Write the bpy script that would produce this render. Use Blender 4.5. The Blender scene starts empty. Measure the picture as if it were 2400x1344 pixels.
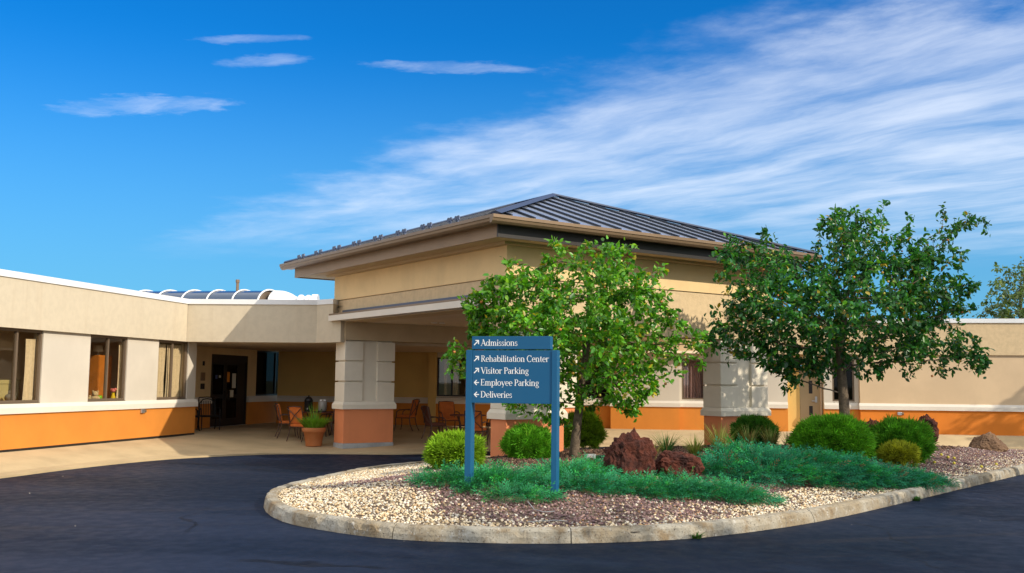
import bpy, math, random
import numpy as np
from mathutils import Matrix, Vector, noise as mnoise

rng = np.random.default_rng(7)
random.seed(7)
SC = bpy.context.scene
COL = SC.collection
rad = math.radians

# ------------------------------------------------------------------ camera
FPX, EYE = 2333.0, 1.55
PIT, ROL = math.atan(225 / FPX), 0.0103
cF = np.array([0, math.cos(PIT), math.sin(PIT)])
_r0 = np.array([1.0, 0, 0]); _u0 = np.array([0, -math.sin(PIT), math.cos(PIT)])
cR = math.cos(ROL) * _r0 + math.sin(ROL) * _u0
cU = -math.sin(ROL) * _r0 + math.cos(ROL) * _u0
cam = bpy.data.cameras.new('camera'); cam.lens = 35.0; cam.sensor_width = 36.0
cam.clip_start = 0.1; cam.clip_end = 3000
camo = bpy.data.objects.new('camera', cam); COL.objects.link(camo)
_m = Matrix.Identity(4)
for i in range(3):
    _m[i][0], _m[i][1], _m[i][2] = cR[i], cU[i], -cF[i]
_m[2][3] = EYE
camo.matrix_world = _m
SC.camera = camo

# ------------------------------------------------------------------ sky, sun, exposure
SUN_EL, SUN_AZ = 29.5, 124.0
SKY_STRENGTH = 0.15
world = bpy.data.worlds.new('World'); SC.world = world; world.use_nodes = True
wt = world.node_tree; wt.nodes.clear()


class NT:
    """small helper to write shader trees"""
    def __init__(s, t): s.t = t
    def n(s, typ, **kw):
        nd = s.t.nodes.new(typ)
        for k, val in kw.items(): setattr(nd, k, val)
        return nd
    def link(s, a, b): s.t.links.new(a, b)
    def put(s, sock, val):
        if hasattr(val, 'links'): s.link(val, sock)
        else: sock.default_value = val
    def math(s, op, a, b=0.0, c=None, clamp=False):
        nd = s.n('ShaderNodeMath', operation=op); nd.use_clamp = clamp
        s.put(nd.inputs[0], a); s.put(nd.inputs[1], b)
        if c is not None: s.put(nd.inputs[2], c)
        return nd.outputs[0]
    def step(s, x, a, b, lo=0.0, hi=1.0):
        nd = s.n('ShaderNodeMapRange', interpolation_type='SMOOTHSTEP')
        s.put(nd.inputs['Value'], x); nd.inputs['From Min'].default_value = a; nd.inputs['From Max'].default_value = b
        nd.inputs['To Min'].default_value = lo; nd.inputs['To Max'].default_value = hi
        return nd.outputs['Result']
    def mix(s, fac, a, b, mode='MIX'):
        nd = s.n('ShaderNodeMix', data_type='RGBA', blend_type=mode)
        s.put(nd.inputs[0], fac); s.put(nd.inputs[6], a); s.put(nd.inputs[7], b)
        return nd.outputs[2]
    def noise(s, vec, scale, detail=4, rough=.55, dist=0.0):
        nd = s.n('ShaderNodeTexNoise'); nd.inputs['Scale'].default_value = scale
        nd.inputs['Detail'].default_value = detail; nd.inputs['Roughness'].default_value = rough
        nd.inputs['Distortion'].default_value = dist
        if vec is not None: s.link(vec, nd.inputs['Vector'])
        return nd.outputs['Fac']
    def mapping(s, vec, scale=(1, 1, 1), rot=(0, 0, 0), loc=(0, 0, 0)):
        if tuple(rot) != (0, 0, 0):
            r0_ = s.n('ShaderNodeMapping'); s.link(vec, r0_.inputs['Vector']); r0_.inputs['Rotation'].default_value = rot
            vec, rot = r0_.outputs[0], (0, 0, 0)
        nd = s.n('ShaderNodeMapping'); s.link(vec, nd.inputs['Vector'])
        nd.inputs['Scale'].default_value = scale; nd.inputs['Rotation'].default_value = rot; nd.inputs['Location'].default_value = loc
        return nd.outputs[0]


W = NT(wt)
sky = W.n('ShaderNodeTexSky', sky_type='NISHITA', sun_disc=False)
sky.sun_elevation = rad(SUN_EL); sky.sun_rotation = rad(SUN_AZ)
sky.air_density = 1.0; sky.dust_density = 0.5; sky.ozone_density = 2.0
hsv = W.n('ShaderNodeHueSaturation'); hsv.inputs['Saturation'].default_value = 1.35; hsv.inputs['Hue'].default_value = 0.492
W.link(sky.outputs[0], hsv.inputs['Color'])
skycol = W.mix(1.0, hsv.outputs[0], (0.04, .395, .66, 1), 'MULTIPLY')
tc = W.n('ShaderNodeTexCoord')
sep = W.n('ShaderNodeSeparateXYZ'); W.link(tc.outputs['Generated'], sep.inputs[0])
skycol = W.mix(W.step(sep.outputs[2], .34, .03, 0, .72), skycol, (0.86, 2.02, 3.15, 1))      # paler towards the horizon all round
dz = W.math('MAXIMUM', sep.outputs[2], 0.03)
qx = W.math('DIVIDE', sep.outputs[0], dz); qy = W.math('DIVIDE', sep.outputs[1], dz)
cmb = W.n('ShaderNodeCombineXYZ'); W.link(qx, cmb.inputs[0]); W.link(qy, cmb.inputs[1])
q = cmb.outputs[0]                                   # where the line of sight meets a flat cloud layer
# a big fan of cirrus whose ragged edge runs to the upper right; an unseen second sheet, overhead and behind, is added as fill light
edge = W.math('ADD', W.math('MULTIPLY', W.math('ADD', qx, 1.03), .812), W.math('MULTIPLY', W.math('ADD', qy, -4.6), .583))
wv = W.n('ShaderNodeTexNoise'); wv.inputs['Scale'].default_value = .8; wv.inputs['Detail'].default_value = 5; W.link(q, wv.inputs['Vector'])
wofs = W.n('ShaderNodeVectorMath', operation='MULTIPLY_ADD'); W.link(wv.outputs['Color'], wofs.inputs[0]); wofs.inputs[1].default_value = (.55, .55, 0); wofs.inputs[2].default_value = (-.27, -.27, 0)
qw_ = W.n('ShaderNodeVectorMath', operation='ADD'); W.link(q, qw_.inputs[0]); W.link(wofs.outputs[0], qw_.inputs[1]); qw = qw_.outputs[0]
warp = W.math('MULTIPLY', W.math('ADD', W.noise(q, 1.6, 7, .62), -.5), 1.5)
mask = W.math('MULTIPLY', W.step(W.math('ADD', edge, warp), .05, .75), W.step(W.math('ADD', qy, warp), 8.5, 4.7))
mask = W.math('MULTIPLY', mask, W.math('MAXIMUM', W.step(W.math('ADD', qy, W.math('ADD', warp, W.math('MULTIPLY', qx, -.10))), 2.15, 2.75), W.step(qx, 2.2, 3.4)))
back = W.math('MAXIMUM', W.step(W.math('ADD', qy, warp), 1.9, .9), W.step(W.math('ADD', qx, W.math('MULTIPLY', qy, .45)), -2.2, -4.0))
st = W.noise(W.mapping(qw, (0.42, 1.25, 1), (0, 0, rad(52))), 1.9, 10, .62, .15)
fine = W.noise(W.mapping(qw, (0.5, 1.3, 1), (0, 0, rad(38))), 5.0, 9, .66, .3)
big = W.noise(qw, 1.1, 3, .5)
dens = W.math('ADD', W.math('MULTIPLY', st, .70), W.math('ADD', W.math('MULTIPLY', fine, .20), W.math('MULTIPLY', big, .40)))
dens = W.step(dens, .34, .98)
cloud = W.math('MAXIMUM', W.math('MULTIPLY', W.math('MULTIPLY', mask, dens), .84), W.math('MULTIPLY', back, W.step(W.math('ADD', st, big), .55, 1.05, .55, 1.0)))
# a few single wisps
for (cx, cy, rx, ry, an, k) in ((-1.36, 3.58, .30, .10, -14, .50), (-.80, 2.85, .15, .03, -8, .36), (-.78, 3.05, .12, .05, -14, .38), (-.14, 3.10, .25, .05, 4, .42)):
    ca, sa = math.cos(rad(an)), math.sin(rad(an))
    wx = W.math('MULTIPLY', W.math('ADD', W.noise(q, 5, 6, .65), -.5), 2.2); wy = W.math('MULTIPLY', W.math('ADD', W.noise(W.mapping(q, (1, 1.6, 1), (0, 0, 0), (3, 5, 0)), 7, 7, .65), -.5), 3.0)
    ax = W.math('ADD', W.math('ADD', W.math('MULTIPLY', W.math('ADD', qx, -cx), ca / rx), W.math('MULTIPLY', W.math('ADD', qy, -cy), sa / rx)), wx)
    ay = W.math('ADD', W.math('ADD', W.math('MULTIPLY', W.math('ADD', qx, -cx), -sa / ry), W.math('MULTIPLY', W.math('ADD', qy, -cy), ca / ry)), wy)
    d2 = W.math('ADD', W.math('MULTIPLY', ax, ax), W.math('MULTIPLY', ay, ay))
    g = W.math('MULTIPLY', W.step(d2, 2.0, 0.0), W.step(fine, .3, .75, .1, k * .8))
    cloud = W.math('MAXIMUM', cloud, g)
cloud = W.math('MULTIPLY', cloud, .93)
fincol = W.mix(cloud, skycol, W.mix(back, (4.0, 4.3, 4.8, 1), (5.2, 5.3, 5.4, 1)))  # the added back sheet is brighter than the fan, to fill the shade
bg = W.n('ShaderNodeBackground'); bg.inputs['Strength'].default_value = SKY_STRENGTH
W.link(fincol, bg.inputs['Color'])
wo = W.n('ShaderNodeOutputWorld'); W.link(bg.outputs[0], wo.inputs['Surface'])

sl = bpy.data.lights.new('sun', 'SUN'); sl.energy = 2.6; sl.angle = rad(0.5); sl.color = (1.0, 0.89, 0.72)
slo = bpy.data.objects.new('sun', sl); COL.objects.link(slo)
SUN = Vector((math.sin(rad(SUN_AZ)) * math.cos(rad(SUN_EL)), math.cos(rad(SUN_AZ)) * math.cos(rad(SUN_EL)), math.sin(rad(SUN_EL))))
slo.rotation_euler = SUN.to_track_quat('Z', 'Y').to_euler()
slo.location = (30, -20, 40)
SC.view_settings.view_transform = 'Standard'; SC.view_settings.look = 'None'
SC.view_settings.exposure = 0.7; SC.view_settings.gamma = 1.0; SC.view_settings.use_curve_mapping = False


# ------------------------------------------------------------------ sight lines, plan frames
def ray(px, py): return cF + (px - 1200) / FPX * cR + (672 - py) / FPX * cU
def at(px, py, z):
    d = ray(px, py); t = (z - EYE) / d[2]; return np.array([d[0] * t, d[1] * t, z])
def atd(px, py, y):
    d = ray(px, py); t = y / d[1]; return np.array([d[0] * t, y, EYE + d[2] * t])


class Frame:
    """an upright plane: s along it, out = towards the viewer, z up"""
    def __init__(f, p, d, n): f.p, f.d, f.n = np.array(p, float), np.array(d, float), np.array(n, float)
    def xy(f, s, out=0.0): q = f.p + s * f.d + out * f.n; return (q[0], q[1])
    def P(f, s, out, z): q = f.p + s * f.d + out * f.n; return (q[0], q[1], z)
    def hit(f, px, py, out=0.0):
        r = ray(px, py); p0 = f.p + out * f.n
        t = (p0 @ f.n) / (r[:2] @ f.n); w = r * t
        return ((w[:2] - f.p) @ f.d, EYE + w[2])
    def s(f, px, py, out=0.0): return f.hit(px, py, out)[0]
    def z(f, px, py, out=0.0): return f.hit(px, py, out)[1]


def dirv(a): return np.array([math.sin(rad(a)), math.cos(rad(a))])
LW = Frame((-10.67, 20.97), dirv(12.2), (dirv(12.2)[1], -dirv(12.2)[0]))          # left wing
BW = Frame((5.0, 34.6), dirv(99), (-math.sin(rad(9)), -math.cos(rad(9))))          # back facade
CA = np.array([-.11, 20.9]); cu, cv = dirv(55.1), dirv(-34.9)                       # canopy corner and its two directions
def loc(a, b, z=None):
    p = CA + a * cu + b * cv
    return (p[0], p[1]) if z is None else (p[0], p[1], z)


# ------------------------------------------------------------------ mesh helpers
class MB:
    def __init__(s): s.v, s.f = [], []
    def add(s, vs, fs):
        o = len(s.v); s.v += [tuple(map(float, p)) for p in vs]; s.f += [tuple(o + i for i in f) for f in fs]; return s
    def prism(s, poly, z0, z1):
        n = len(poly)
        ar = sum(poly[i][0] * poly[(i + 1) % n][1] - poly[(i + 1) % n][0] * poly[i][1] for i in range(n))
        zz0 = list(z0) if hasattr(z0, '__len__') else [z0] * n
        zz1 = list(z1) if hasattr(z1, '__len__') else [z1] * n
        if ar < 0: poly, zz0, zz1 = poly[::-1], zz0[::-1], zz1[::-1]
        vs = [(p[0], p[1], a) for p, a in zip(poly, zz0)] + [(p[0], p[1], a) for p, a in zip(poly, zz1)]
        fs = [tuple(range(n))[::-1], tuple(range(n, 2 * n))] + [(i, (i + 1) % n, n + (i + 1) % n, n + i) for i in range(n)]
        return s.add(vs, fs)
    def wall(s, f, s0, s1, z0, z1, out=0.0, th=.25):
        return s.prism([f.xy(s0, out), f.xy(s1, out), f.xy(s1, out - th), f.xy(s0, out - th)], z0, z1)
    def lb(s, a0, a1, b0, b1, z0, z1): return s.prism([loc(a0, b0), loc(a1, b0), loc(a1, b1), loc(a0, b1)], z0, z1)
    def profile(s, f, s0, s1, prof):
        """closed (out, z) profile swept along the frame"""
        n = len(prof)
        vs = [f.P(s0, o, z) for o, z in prof] + [f.P(s1, o, z) for o, z in prof]
        fs = [tuple(range(n)), tuple(range(n, 2 * n))[::-1]] + [(i, n + i, n + (i + 1) % n, (i + 1) % n) for i in range(n)]
        return s.add(vs, fs)
    def box(s, c, ax, ay, az):
        c, ax, ay, az = [np.array(q, float) for q in (c, ax, ay, az)]
        vs = [c + i * ax + j * ay + k * az for k in (-1, 1) for j in (-1, 1) for i in (-1, 1)]
        return s.add(vs, [(0, 2, 3, 1), (4, 5, 7, 6), (0, 1, 5, 4), (1, 3, 7, 5), (3, 2, 6, 7), (2, 0, 4, 6)])
    def tube(s, pts, r, k=6, cap=True):
        pts = [np.array(p, float) for p in pts]; n = len(pts)
        rs = r if hasattr(r, '__len__') else [r] * n
        rings = []; ref = None
        for i in range(n):
            t = pts[min(i + 1, n - 1)] - pts[max(i - 1, 0)]; t = t / (np.linalg.norm(t) + 1e-9)
            if ref is None: ref = np.array([0, 0, 1.0]) if abs(t[2]) < .9 else np.array([1.0, 0, 0])
            a = np.cross(t, ref); a /= np.linalg.norm(a) + 1e-9; b = np.cross(t, a); ref = -b if False else ref
            rings.append([pts[i] + rs[i] * (math.cos(2 * math.pi * j / k) * a + math.sin(2 * math.pi * j / k) * b) for j in range(k)])
        o = [p for rg in rings for p in rg]; fs = []
        for i in range(n - 1):
            for j in range(k):
                fs.append((i * k + j, i * k + (j + 1) % k, (i + 1) * k + (j + 1) % k, (i + 1) * k + j))
        if cap: fs += [tuple(range(k))[::-1], tuple(range((n - 1) * k, n * k))]
        return s.add(o, fs)
    def lathe(s, c, prof, k=24):
        vs, fs = [], []
        for r, z in prof:
            vs += [(c[0] + r * math.cos(2 * math.pi * j / k), c[1] + r * math.sin(2 * math.pi * j / k), c[2] + z) for j in range(k)]
        for i in range(len(prof) - 1):
            fs += [(i * k + j, i * k + (j + 1) % k, (i + 1) * k + (j + 1) % k, (i + 1) * k + j) for j in range(k)]
        return s.add(vs, fs)
    def build(s, name, mat, parent=None, smooth=False, bevel=0.0, recalc=True):
        me = bpy.data.meshes.new(name); me.from_pydata(s.v, [], s.f)
        if recalc:
            import bmesh
            bm = bmesh.new(); bm.from_mesh(me); bmesh.ops.recalc_face_normals(bm, faces=bm.faces); bm.to_mesh(me); bm.free()
        me.materials.append(mat)
        if smooth: me.polygons.foreach_set('use_smooth', [True] * len(me.polygons))
        o = bpy.data.objects.new(name, me); COL.objects.link(o)
        if parent is not None: o.parent = parent
        if bevel:
            md = o.modifiers.new('bevel', 'BEVEL'); md.width = bevel; md.segments = 2; md.limit_method = 'ANGLE'
        return o


def fast_mesh(name, V, T, mat, parent=None, colors=None, smooth=False):
    """V (n,3), T (m,3) -> one mesh object; colors (n,3) per point"""
    V = np.asarray(V, np.float32); T = np.asarray(T, np.int32)
    me = bpy.data.meshes.new(name)
    me.vertices.add(len(V)); me.vertices.foreach_set('co', V.ravel())
    me.loops.add(T.size); me.loops.foreach_set('vertex_index', T.ravel())
    me.polygons.add(len(T)); me.polygons.foreach_set('loop_start', np.arange(0, T.size, 3, dtype=np.int32))
    me.polygons.foreach_set('loop_total', np.full(len(T), 3, np.int32))
    if smooth: me.polygons.foreach_set('use_smooth', np.ones(len(T), bool))
    if colors is not None:
        at_ = me.color_attributes.new('tint', 'FLOAT_COLOR', 'POINT')
        c4 = np.ones((len(V), 4), np.float32); c4[:, :3] = colors; at_.data.foreach_set('color', c4.ravel())
    me.update(calc_edges=True); me.validate()
    me.materials.append(mat)
    o = bpy.data.objects.new(name, me); COL.objects.link(o)
    if parent is not None: o.parent = parent
    return o


def scatter(bv, bt, pos, mats, cols=None, bshade=None):
    """N copies of a small shape -> V, T, colours"""
    N = len(pos); bv = np.asarray(bv, float); bt = np.asarray(bt)
    V = np.einsum('nij,kj->nki', mats, bv) + pos[:, None, :]
    T = bt[None] + (np.arange(N) * len(bv))[:, None, None]
    C = None
    if cols is not None:
        C = np.repeat(cols[:, None, :], len(bv), 1)
        if bshade is not None: C = C * np.asarray(bshade)[None, :, None]
        C = C.reshape(-1, 3)
    return V.reshape(-1, 3), T.reshape(-1, 3), C


def frames(dirs, ups, scale):
    """matrices whose x runs along dirs, z near ups"""
    x = dirs / (np.linalg.norm(dirs, axis=1, keepdims=True) + 1e-9)
    y = np.cross(ups, x); y /= np.linalg.norm(y, axis=1, keepdims=True) + 1e-9
    z = np.cross(x, y)
    return np.stack([x, y, z], 2) * np.asarray(scale).reshape(-1, 1, 1)


def thing(name, label, cat, at_=(0, 0, 0), group=None):
    o = bpy.data.objects.new(name, None); COL.objects.link(o); o.location = at_
    o.empty_display_size = .2; return tag(o, label, cat, group)
def tag(o, label=None, cat=None, group=None, kind=None):
    if label: o['label'] = label
    if cat: o['category'] = cat
    if group: o['group'] = group
    if kind: o['kind'] = kind
    return o
def reparent(o, root):
    """keep world coordinates under a root that stands elsewhere"""
    o.parent = root; o.matrix_parent_inverse = Matrix.Translation(-Vector(root.location)); return o
def copy_tree(o, parent=None):
    c = o.copy(); COL.objects.link(c); c.parent = parent
    for ch in list(o.children): copy_tree(ch, c)
    return c


# ------------------------------------------------------------------ materials
def mat(name, col, rough=.8, metal=0.0, var=None, bump=None, stain=None, spec=.4, attr=False, trans=None, fac_col=None):
    m = bpy.data.materials.new(name); m.use_nodes = True
    t = NT(m.node_tree); b = m.node_tree.nodes['Principled BSDF']
    b.inputs['Roughness'].default_value = rough; b.inputs['Metallic'].default_value = metal
    b.inputs['Specular IOR Level'].default_value = spec
    c = (*col, 1.0)
    co = t.n('ShaderNodeTexCoord').outputs['Object']
    out = None
    if attr:
        a = t.n('ShaderNodeVertexColor', layer_name='tint'); out = a.outputs['Color']
    if var:                                     # (scale, amount[, second colour])
        sc_, am = var[0], var[1]
        n1 = t.noise(co, sc_, 6, .6)
        c2 = (*var[2], 1) if len(var) > 2 else tuple(x * (1 - am) for x in c[:3]) + (1,)
        f_ = t.step(n1, .35, .68, 0, am if len(var) > 2 else 1)
        out = t.mix(f_, out if out is not None else c, c2)
    if stain:                                   # rain streaks: (amount, colour)
        n2 = t.noise(t.mapping(co, (3.2, 3.2, .25)), 1.4, 6, .65)
        out = t.mix(t.step(n2, .50, .78, 0, stain[0]), out if out is not None else c, (*stain[1], 1))
    if out is not None: t.link(out, b.inputs['Base Color'])
    else: b.inputs['Base Color'].default_value = c
    if bump:
        h = t.noise(co, bump[0], bump[2] if len(bump) > 2 else 5, .65)
        bn = t.n('ShaderNodeBump'); bn.inputs['Strength'].default_value = bump[1]; bn.inputs['Distance'].default_value = bump[3] if len(bump) > 3 else .02
        t.link(h, bn.inputs['Height']); t.link(bn.outputs[0], b.inputs['Normal'])
    if trans:                                   # leaf: light passes through the blade
        tr = t.n('ShaderNodeBsdfTranslucent')
        src = out if out is not None else None
        if src is not None: t.link(t.mix(1.0, src, (trans[1], trans[2], trans[3], 1), 'MULTIPLY'), tr.inputs['Color'])
        mx = t.n('ShaderNodeMixShader'); mx.inputs[0].default_value = trans[0]
        o_ = m.node_tree.nodes['Material Output']
        t.link(b.outputs[0], mx.inputs[1]); t.link(tr.outputs[0], mx.inputs[2]); t.link(mx.outputs[0], o_.inputs['Surface'])
    return m


M_CREAM = mat('cream_paint', (.62, .56, .47), .85, var=(.8, .10), bump=(60, .25, 4, .004), stain=(.10, (.55, .47, .37)))
M_FASC = mat('pale_stucco', (.60, .52, .39), .9, var=(6, .07), bump=(55, .5, 6, .006), stain=(.32, (.47, .37, .25)))
M_STUCCO = mat('tan_stucco', (.66, .50, .30), .9, var=(8, .12), bump=(50, .7, 6, .009), stain=(.34, (.40, .31, .21)))
M_RANGE = mat('range_paint', (.66, .49, .31), .85, var=(.8, .10), bump=(60, .25, 4, .004), stain=(.12, (.50, .38, .25)))
M_ORANGE2 = mat('deep_orange_paint', (.70, .21, .02), .82, var=(1.0, .12), bump=(60, .3, 4, .005), stain=(.15, (.46, .14, .03)))
M_UPPER = mat('smooth_tan_paint', (.80, .58, .30), .85, var=(1.2, .10), bump=(70, .3, 4, .004), stain=(.18, (.50, .37, .22)))
M_ORANGE = mat('orange_paint', (.66, .24, .035), .82, var=(1.0, .10), bump=(60, .3, 4, .005), stain=(.12, (.48, .17, .05)))
M_COLUMN = mat('column_paint', (.78, .71, .58), .85, var=(1.6, .08), bump=(70, .2, 4, .004), stain=(.12, (.48, .43, .35)))
M_TRIM = mat('white_trim', (.72, .66, .57), .8, var=(1.5, .06), bump=(60, .2, 4, .003))
M_CAP = mat('white_metal_cap', (.78, .79, .80), .45, var=(1.0, .06))
M_CONC = mat('concrete', (.53, .405, .235), .9, var=(.9, .20), bump=(40, .35, 6, .008), stain=None)
M_PED = mat('grey_concrete', (.42, .44, .45), .9, var=(3, .25), bump=(25, .6, 6, .01))
M_FRAME = mat('bronze_frame', (.17, .125, .085), .5, .2)
M_DARK = mat('dark_bronze', (.022, .018, .016), .45, .2, spec=.5)
M_GUTTER = mat('brown_gutter', (.23, .155, .095), .42, .25, var=(2.0, .12))
M_FASCIA = mat('brown_fascia', (.29, .19, .11), .5, .2, var=(1.5, .12))
M_ROOF = mat('dark_metal_roof', (.60, .66, .78), .30, .85, var=(1.3, .15))
M_SEAM = mat('shaded_seam_metal', (.022, .026, .035), .4, .4)  # near-black colour holds the shade on the sides of the seams
M_CAPB = mat('blue_black_flashing', (.06, .075, .12), .35, .6)
M_SOFFIT = mat('soffit_paint', (.56, .42, .25), .8, var=(1.2, .08))
M_CEIL = mat('ceiling_plaster', (.72, .58, .42), .85, var=(1.5, .08))
M_BEAM = mat('beam_paint', (.56, .43, .27), .85, var=(1.5, .10), bump=(50, .3, 5, .005))
M_YELLOW = mat('ochre_paint', (.72, .48, .16), .85, var=(1.2, .08), bump=(50, .3, 5, .004))
M_DOORT = mat('tan_door_paint', (.40, .30, .17), .55, var=(2, .06))
M_ROOM = mat('room_paint', (.62, .48, .33), .9, var=(1, .1))
M_CURT = mat('curtain_cloth', (.78, .69, .55), .95, var=(12, .12), trans=None)
M_CURTP = mat('mauve_curtain', (.30, .20, .24), .95, var=(12, .15))
M_WOOD = mat('orange_wood', (.62, .22, .03), .5, var=(5, .2), bump=(30, .2, 5, .003))
M_WHITE = mat('white_print', (.86, .87, .86), .6)
M_SIGN = mat('blue_sign_paint', (.009, .098, .22), .5, var=(2.2, .18, (.025, .12, .23)), spec=.28, stain=(.25, (.03, .10, .17)))
M_BLACK = mat('black_plastic', (.012, .012, .014), .45)
M_IRON = mat('black_iron', (.012, .011, .011), .5, .3)
M_CHAIRM = mat('brown_chair_metal', (.10, .06, .045), .45, .35)
M_CUSH = mat('rust_cushion', (.64, .17, .035), .9, var=(9, .15), bump=(80, .3, 3, .002))
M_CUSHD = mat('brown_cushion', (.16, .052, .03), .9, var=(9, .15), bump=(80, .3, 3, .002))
M_TERRA = mat('terracotta', (.48, .17, .055), .8, var=(6, .18, (.60, .30, .16)), bump=(40, .2, 5, .003))
M_SOIL = mat('soil', (.05, .035, .025), 1.0, bump=(60, 1, 5, .01))
M_BARK = mat('bark', (.17, .125, .085), .95, var=(14, .45), bump=(28, 1.0, 7, .02))
M_TWIG = mat('twig_bark', (.20, .15, .11), .9, var=(14, .3))
M_LEAF = mat('crabapple_leaf', (.1, .2, .03), .36, attr=True, trans=(.36, 1.45, 1.3, .5), spec=.55)
M_NEEDLE = mat('evergreen_spray', (.1, .2, .03), .7, attr=True, trans=(.22, 1.2, 1.1, .5), spec=.25)
M_PEBBLE = mat('pebble', (.5, .5, .5), .85, attr=True, spec=.3)
M_FRUIT = mat('crabapple_fruit', (.5, .35, .05), .4, attr=True)
M_LAVA = mat('red_lava_rock', (.12, .031, .017), .95, var=(5, .85, (.022, .009, .008)), bump=(22, 1.0, 8, .05))
M_TANROCK = mat('tan_rock', (.19, .11, .06), .9, var=(4, .6, (.10, .06, .038)), bump=(14, .9, 7, .03))
M_PAPER = mat('paper', (.70, .66, .52), .8)
M_PAPERO = mat('orange_paper', (.85, .30, .03), .8)
M_STEEL = mat('steel', (.55, .55, .55), .35, .8)


def glass(name, tint, rough=.02, refl=1.0):
    m = bpy.data.materials.new(name); m.use_nodes = True; nt = m.node_tree; nt.nodes.clear(); t = NT(nt)
    tr = t.n('ShaderNodeBsdfTransparent'); tr.inputs[0].default_value = (*tint, 1)
    gl = t.n('ShaderNodeBsdfGlossy'); gl.inputs['Roughness'].default_value = rough
    lw = t.n('ShaderNodeLayerWeight'); lw.inputs['Blend'].default_value = .5
    f = t.math('MULTIPLY_ADD', t.math('POWER', lw.outputs['Facing'], 5.0), .9 * refl, .045 * refl)
    mx = t.n('ShaderNodeMixShader'); t.link(f, mx.inputs[0]); t.link(tr.outputs[0], mx.inputs[1]); t.link(gl.outputs[0], mx.inputs[2])
    o = t.n('ShaderNodeOutputMaterial'); t.link(mx.outputs[0], o.inputs['Surface'])
    return m
M_GLASS = glass('window_glass', (.92, .89, .82))
M_DGLASS = glass('dark_glass', (.45, .42, .40), refl=.3)
M_SKYL = mat('blue_skylight_glazing', (.03, .06, .12), .12, .0, var=(1.0, .2), spec=.8)
M_CLEAR = glass('clear_plastic', (.75, .78, .80), .1)


def m_asphalt():
    m = bpy.data.materials.new('sealed_asphalt'); m.use_nodes = True; t = NT(m.node_tree); b = m.node_tree.nodes['Principled BSDF']
    co = t.n('ShaderNodeTexCoord').outputs['Object']
    n1 = t.noise(t.mapping(co, (.22, .7, 1), (0, 0, rad(12))), .62, 6, .55, .5)        # uneven seal coat; contrast raised to paint in broad soft shadows
    n2 = t.noise(co, 90, 3, .7); n3 = t.noise(co, 5, 5, .6)
    n4 = t.noise(t.mapping(co, (.15, 2.5, 1), (0, 0, rad(-14))), 1.0, 5, .6, .4)
    c = t.mix(t.step(n1, .36, .66), (.0015, .008, .023, 1), (.011, .019, .042, 1))
    c = t.mix(t.step(n4, .55, .75, 0, .5), c, (.024, .023, .030, 1))
    c = t.mix(t.step(n2, .62, .80, 0, .16), c, (.035, .038, .046, 1))
    wc = t.n('ShaderNodeTexNoise'); wc.inputs['Scale'].default_value = 1.1; wc.inputs['Detail'].default_value = 6; t.link(co, wc.inputs['Vector'])
    wv_ = t.n('ShaderNodeVectorMath', operation='MULTIPLY_ADD'); t.link(wc.outputs['Color'], wv_.inputs[0]); wv_.inputs[1].default_value = (.9, .9, 0); t.link(co, wv_.inputs[2])
    vo = t.n('ShaderNodeTexVoronoi', feature='DISTANCE_TO_EDGE'); vo.inputs['Scale'].default_value = .16; t.link(wv_.outputs[0], vo.inputs['Vector'])
    crack = t.math('MULTIPLY', t.step(vo.outputs['Distance'], .0045, .0015), t.step(t.noise(co, .5, 2), .45, .58))
    c = t.mix(t.math('MULTIPLY', crack, .75), c, (.002, .003, .006, 1))                      # hairline cracks
    c = t.mix(t.step(t.noise(co, 1.7, 7, .72), .60, .74, 0, .20), c, (.034, .033, .036, 1))  # dusty, scuffed patches
    t.link(c, b.inputs['Base Color'])
    r = t.step(n3, .3, .7, .50, .68); t.link(r, b.inputs['Roughness']); b.inputs['Specular IOR Level'].default_value = .09
    bn = t.n('ShaderNodeBump'); bn.inputs['Strength'].default_value = .45; bn.inputs['Distance'].default_value = .006
    t.link(t.noise(co, 120, 3, .7), bn.inputs['Height']); t.link(bn.outputs[0], b.inputs['Normal'])
    return m
M_ASPH = m_asphalt()


def m_kerb():
    m = bpy.data.materials.new('weathered_kerb'); m.use_nodes = True; t = NT(m.node_tree); b = m.node_tree.nodes['Principled BSDF']
    co = t.n('ShaderNodeTexCoord').outputs['Object']
    c = t.mix(t.step(t.noise(co, 1.3, 5, .6), .36, .66), (.31, .25, .165, 1), (.43, .40, .33, 1))
    c = t.mix(t.step(t.noise(co, 4, 6, .7), .48, .68, 0, .85), c, (.24, .165, .085, 1))        # rusty stains
    c = t.mix(t.step(t.noise(t.mapping(co, (6, 6, .8)), 1.5, 6, .7), .54, .70, 0, .6), c, (.17, .15, .125, 1))   # dark runs
    c = t.mix(t.step(t.noise(co, 9, 5, .75), .57, .66, 0, .7), c, (.54, .52, .47, 1))           # lime bloom, worn patches
    c = t.mix(t.step(t.noise(co, 38, 4, .7), .56, .66, 0, .85), c, (.075, .062, .05, 1))        # pits
    t.link(c, b.inputs['Base Color']); b.inputs['Roughness'].default_value = .92
    bn = t.n('ShaderNodeBump'); bn.inputs['Strength'].default_value = 1.0; bn.inputs['Distance'].default_value = .02
    t.link(t.noise(co, 26, 8, .72), bn.inputs['Height']); t.link(bn.outputs[0], b.inputs['Normal'])
    return m
M_KERB = m_kerb()
M_BED = mat('gravel_bed_soil', (.24, .175, .125), 1.0, var=(6, .5), bump=(50, 1, 6, .02))
M_MULCH = mat('brown_mulch', (.10, .06, .04), 1.0, attr=True)

# ================================================================== THE SETTING
def smooth01(x): x = np.clip(x, 0, 1); return x * x * (3 - 2 * x)

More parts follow.
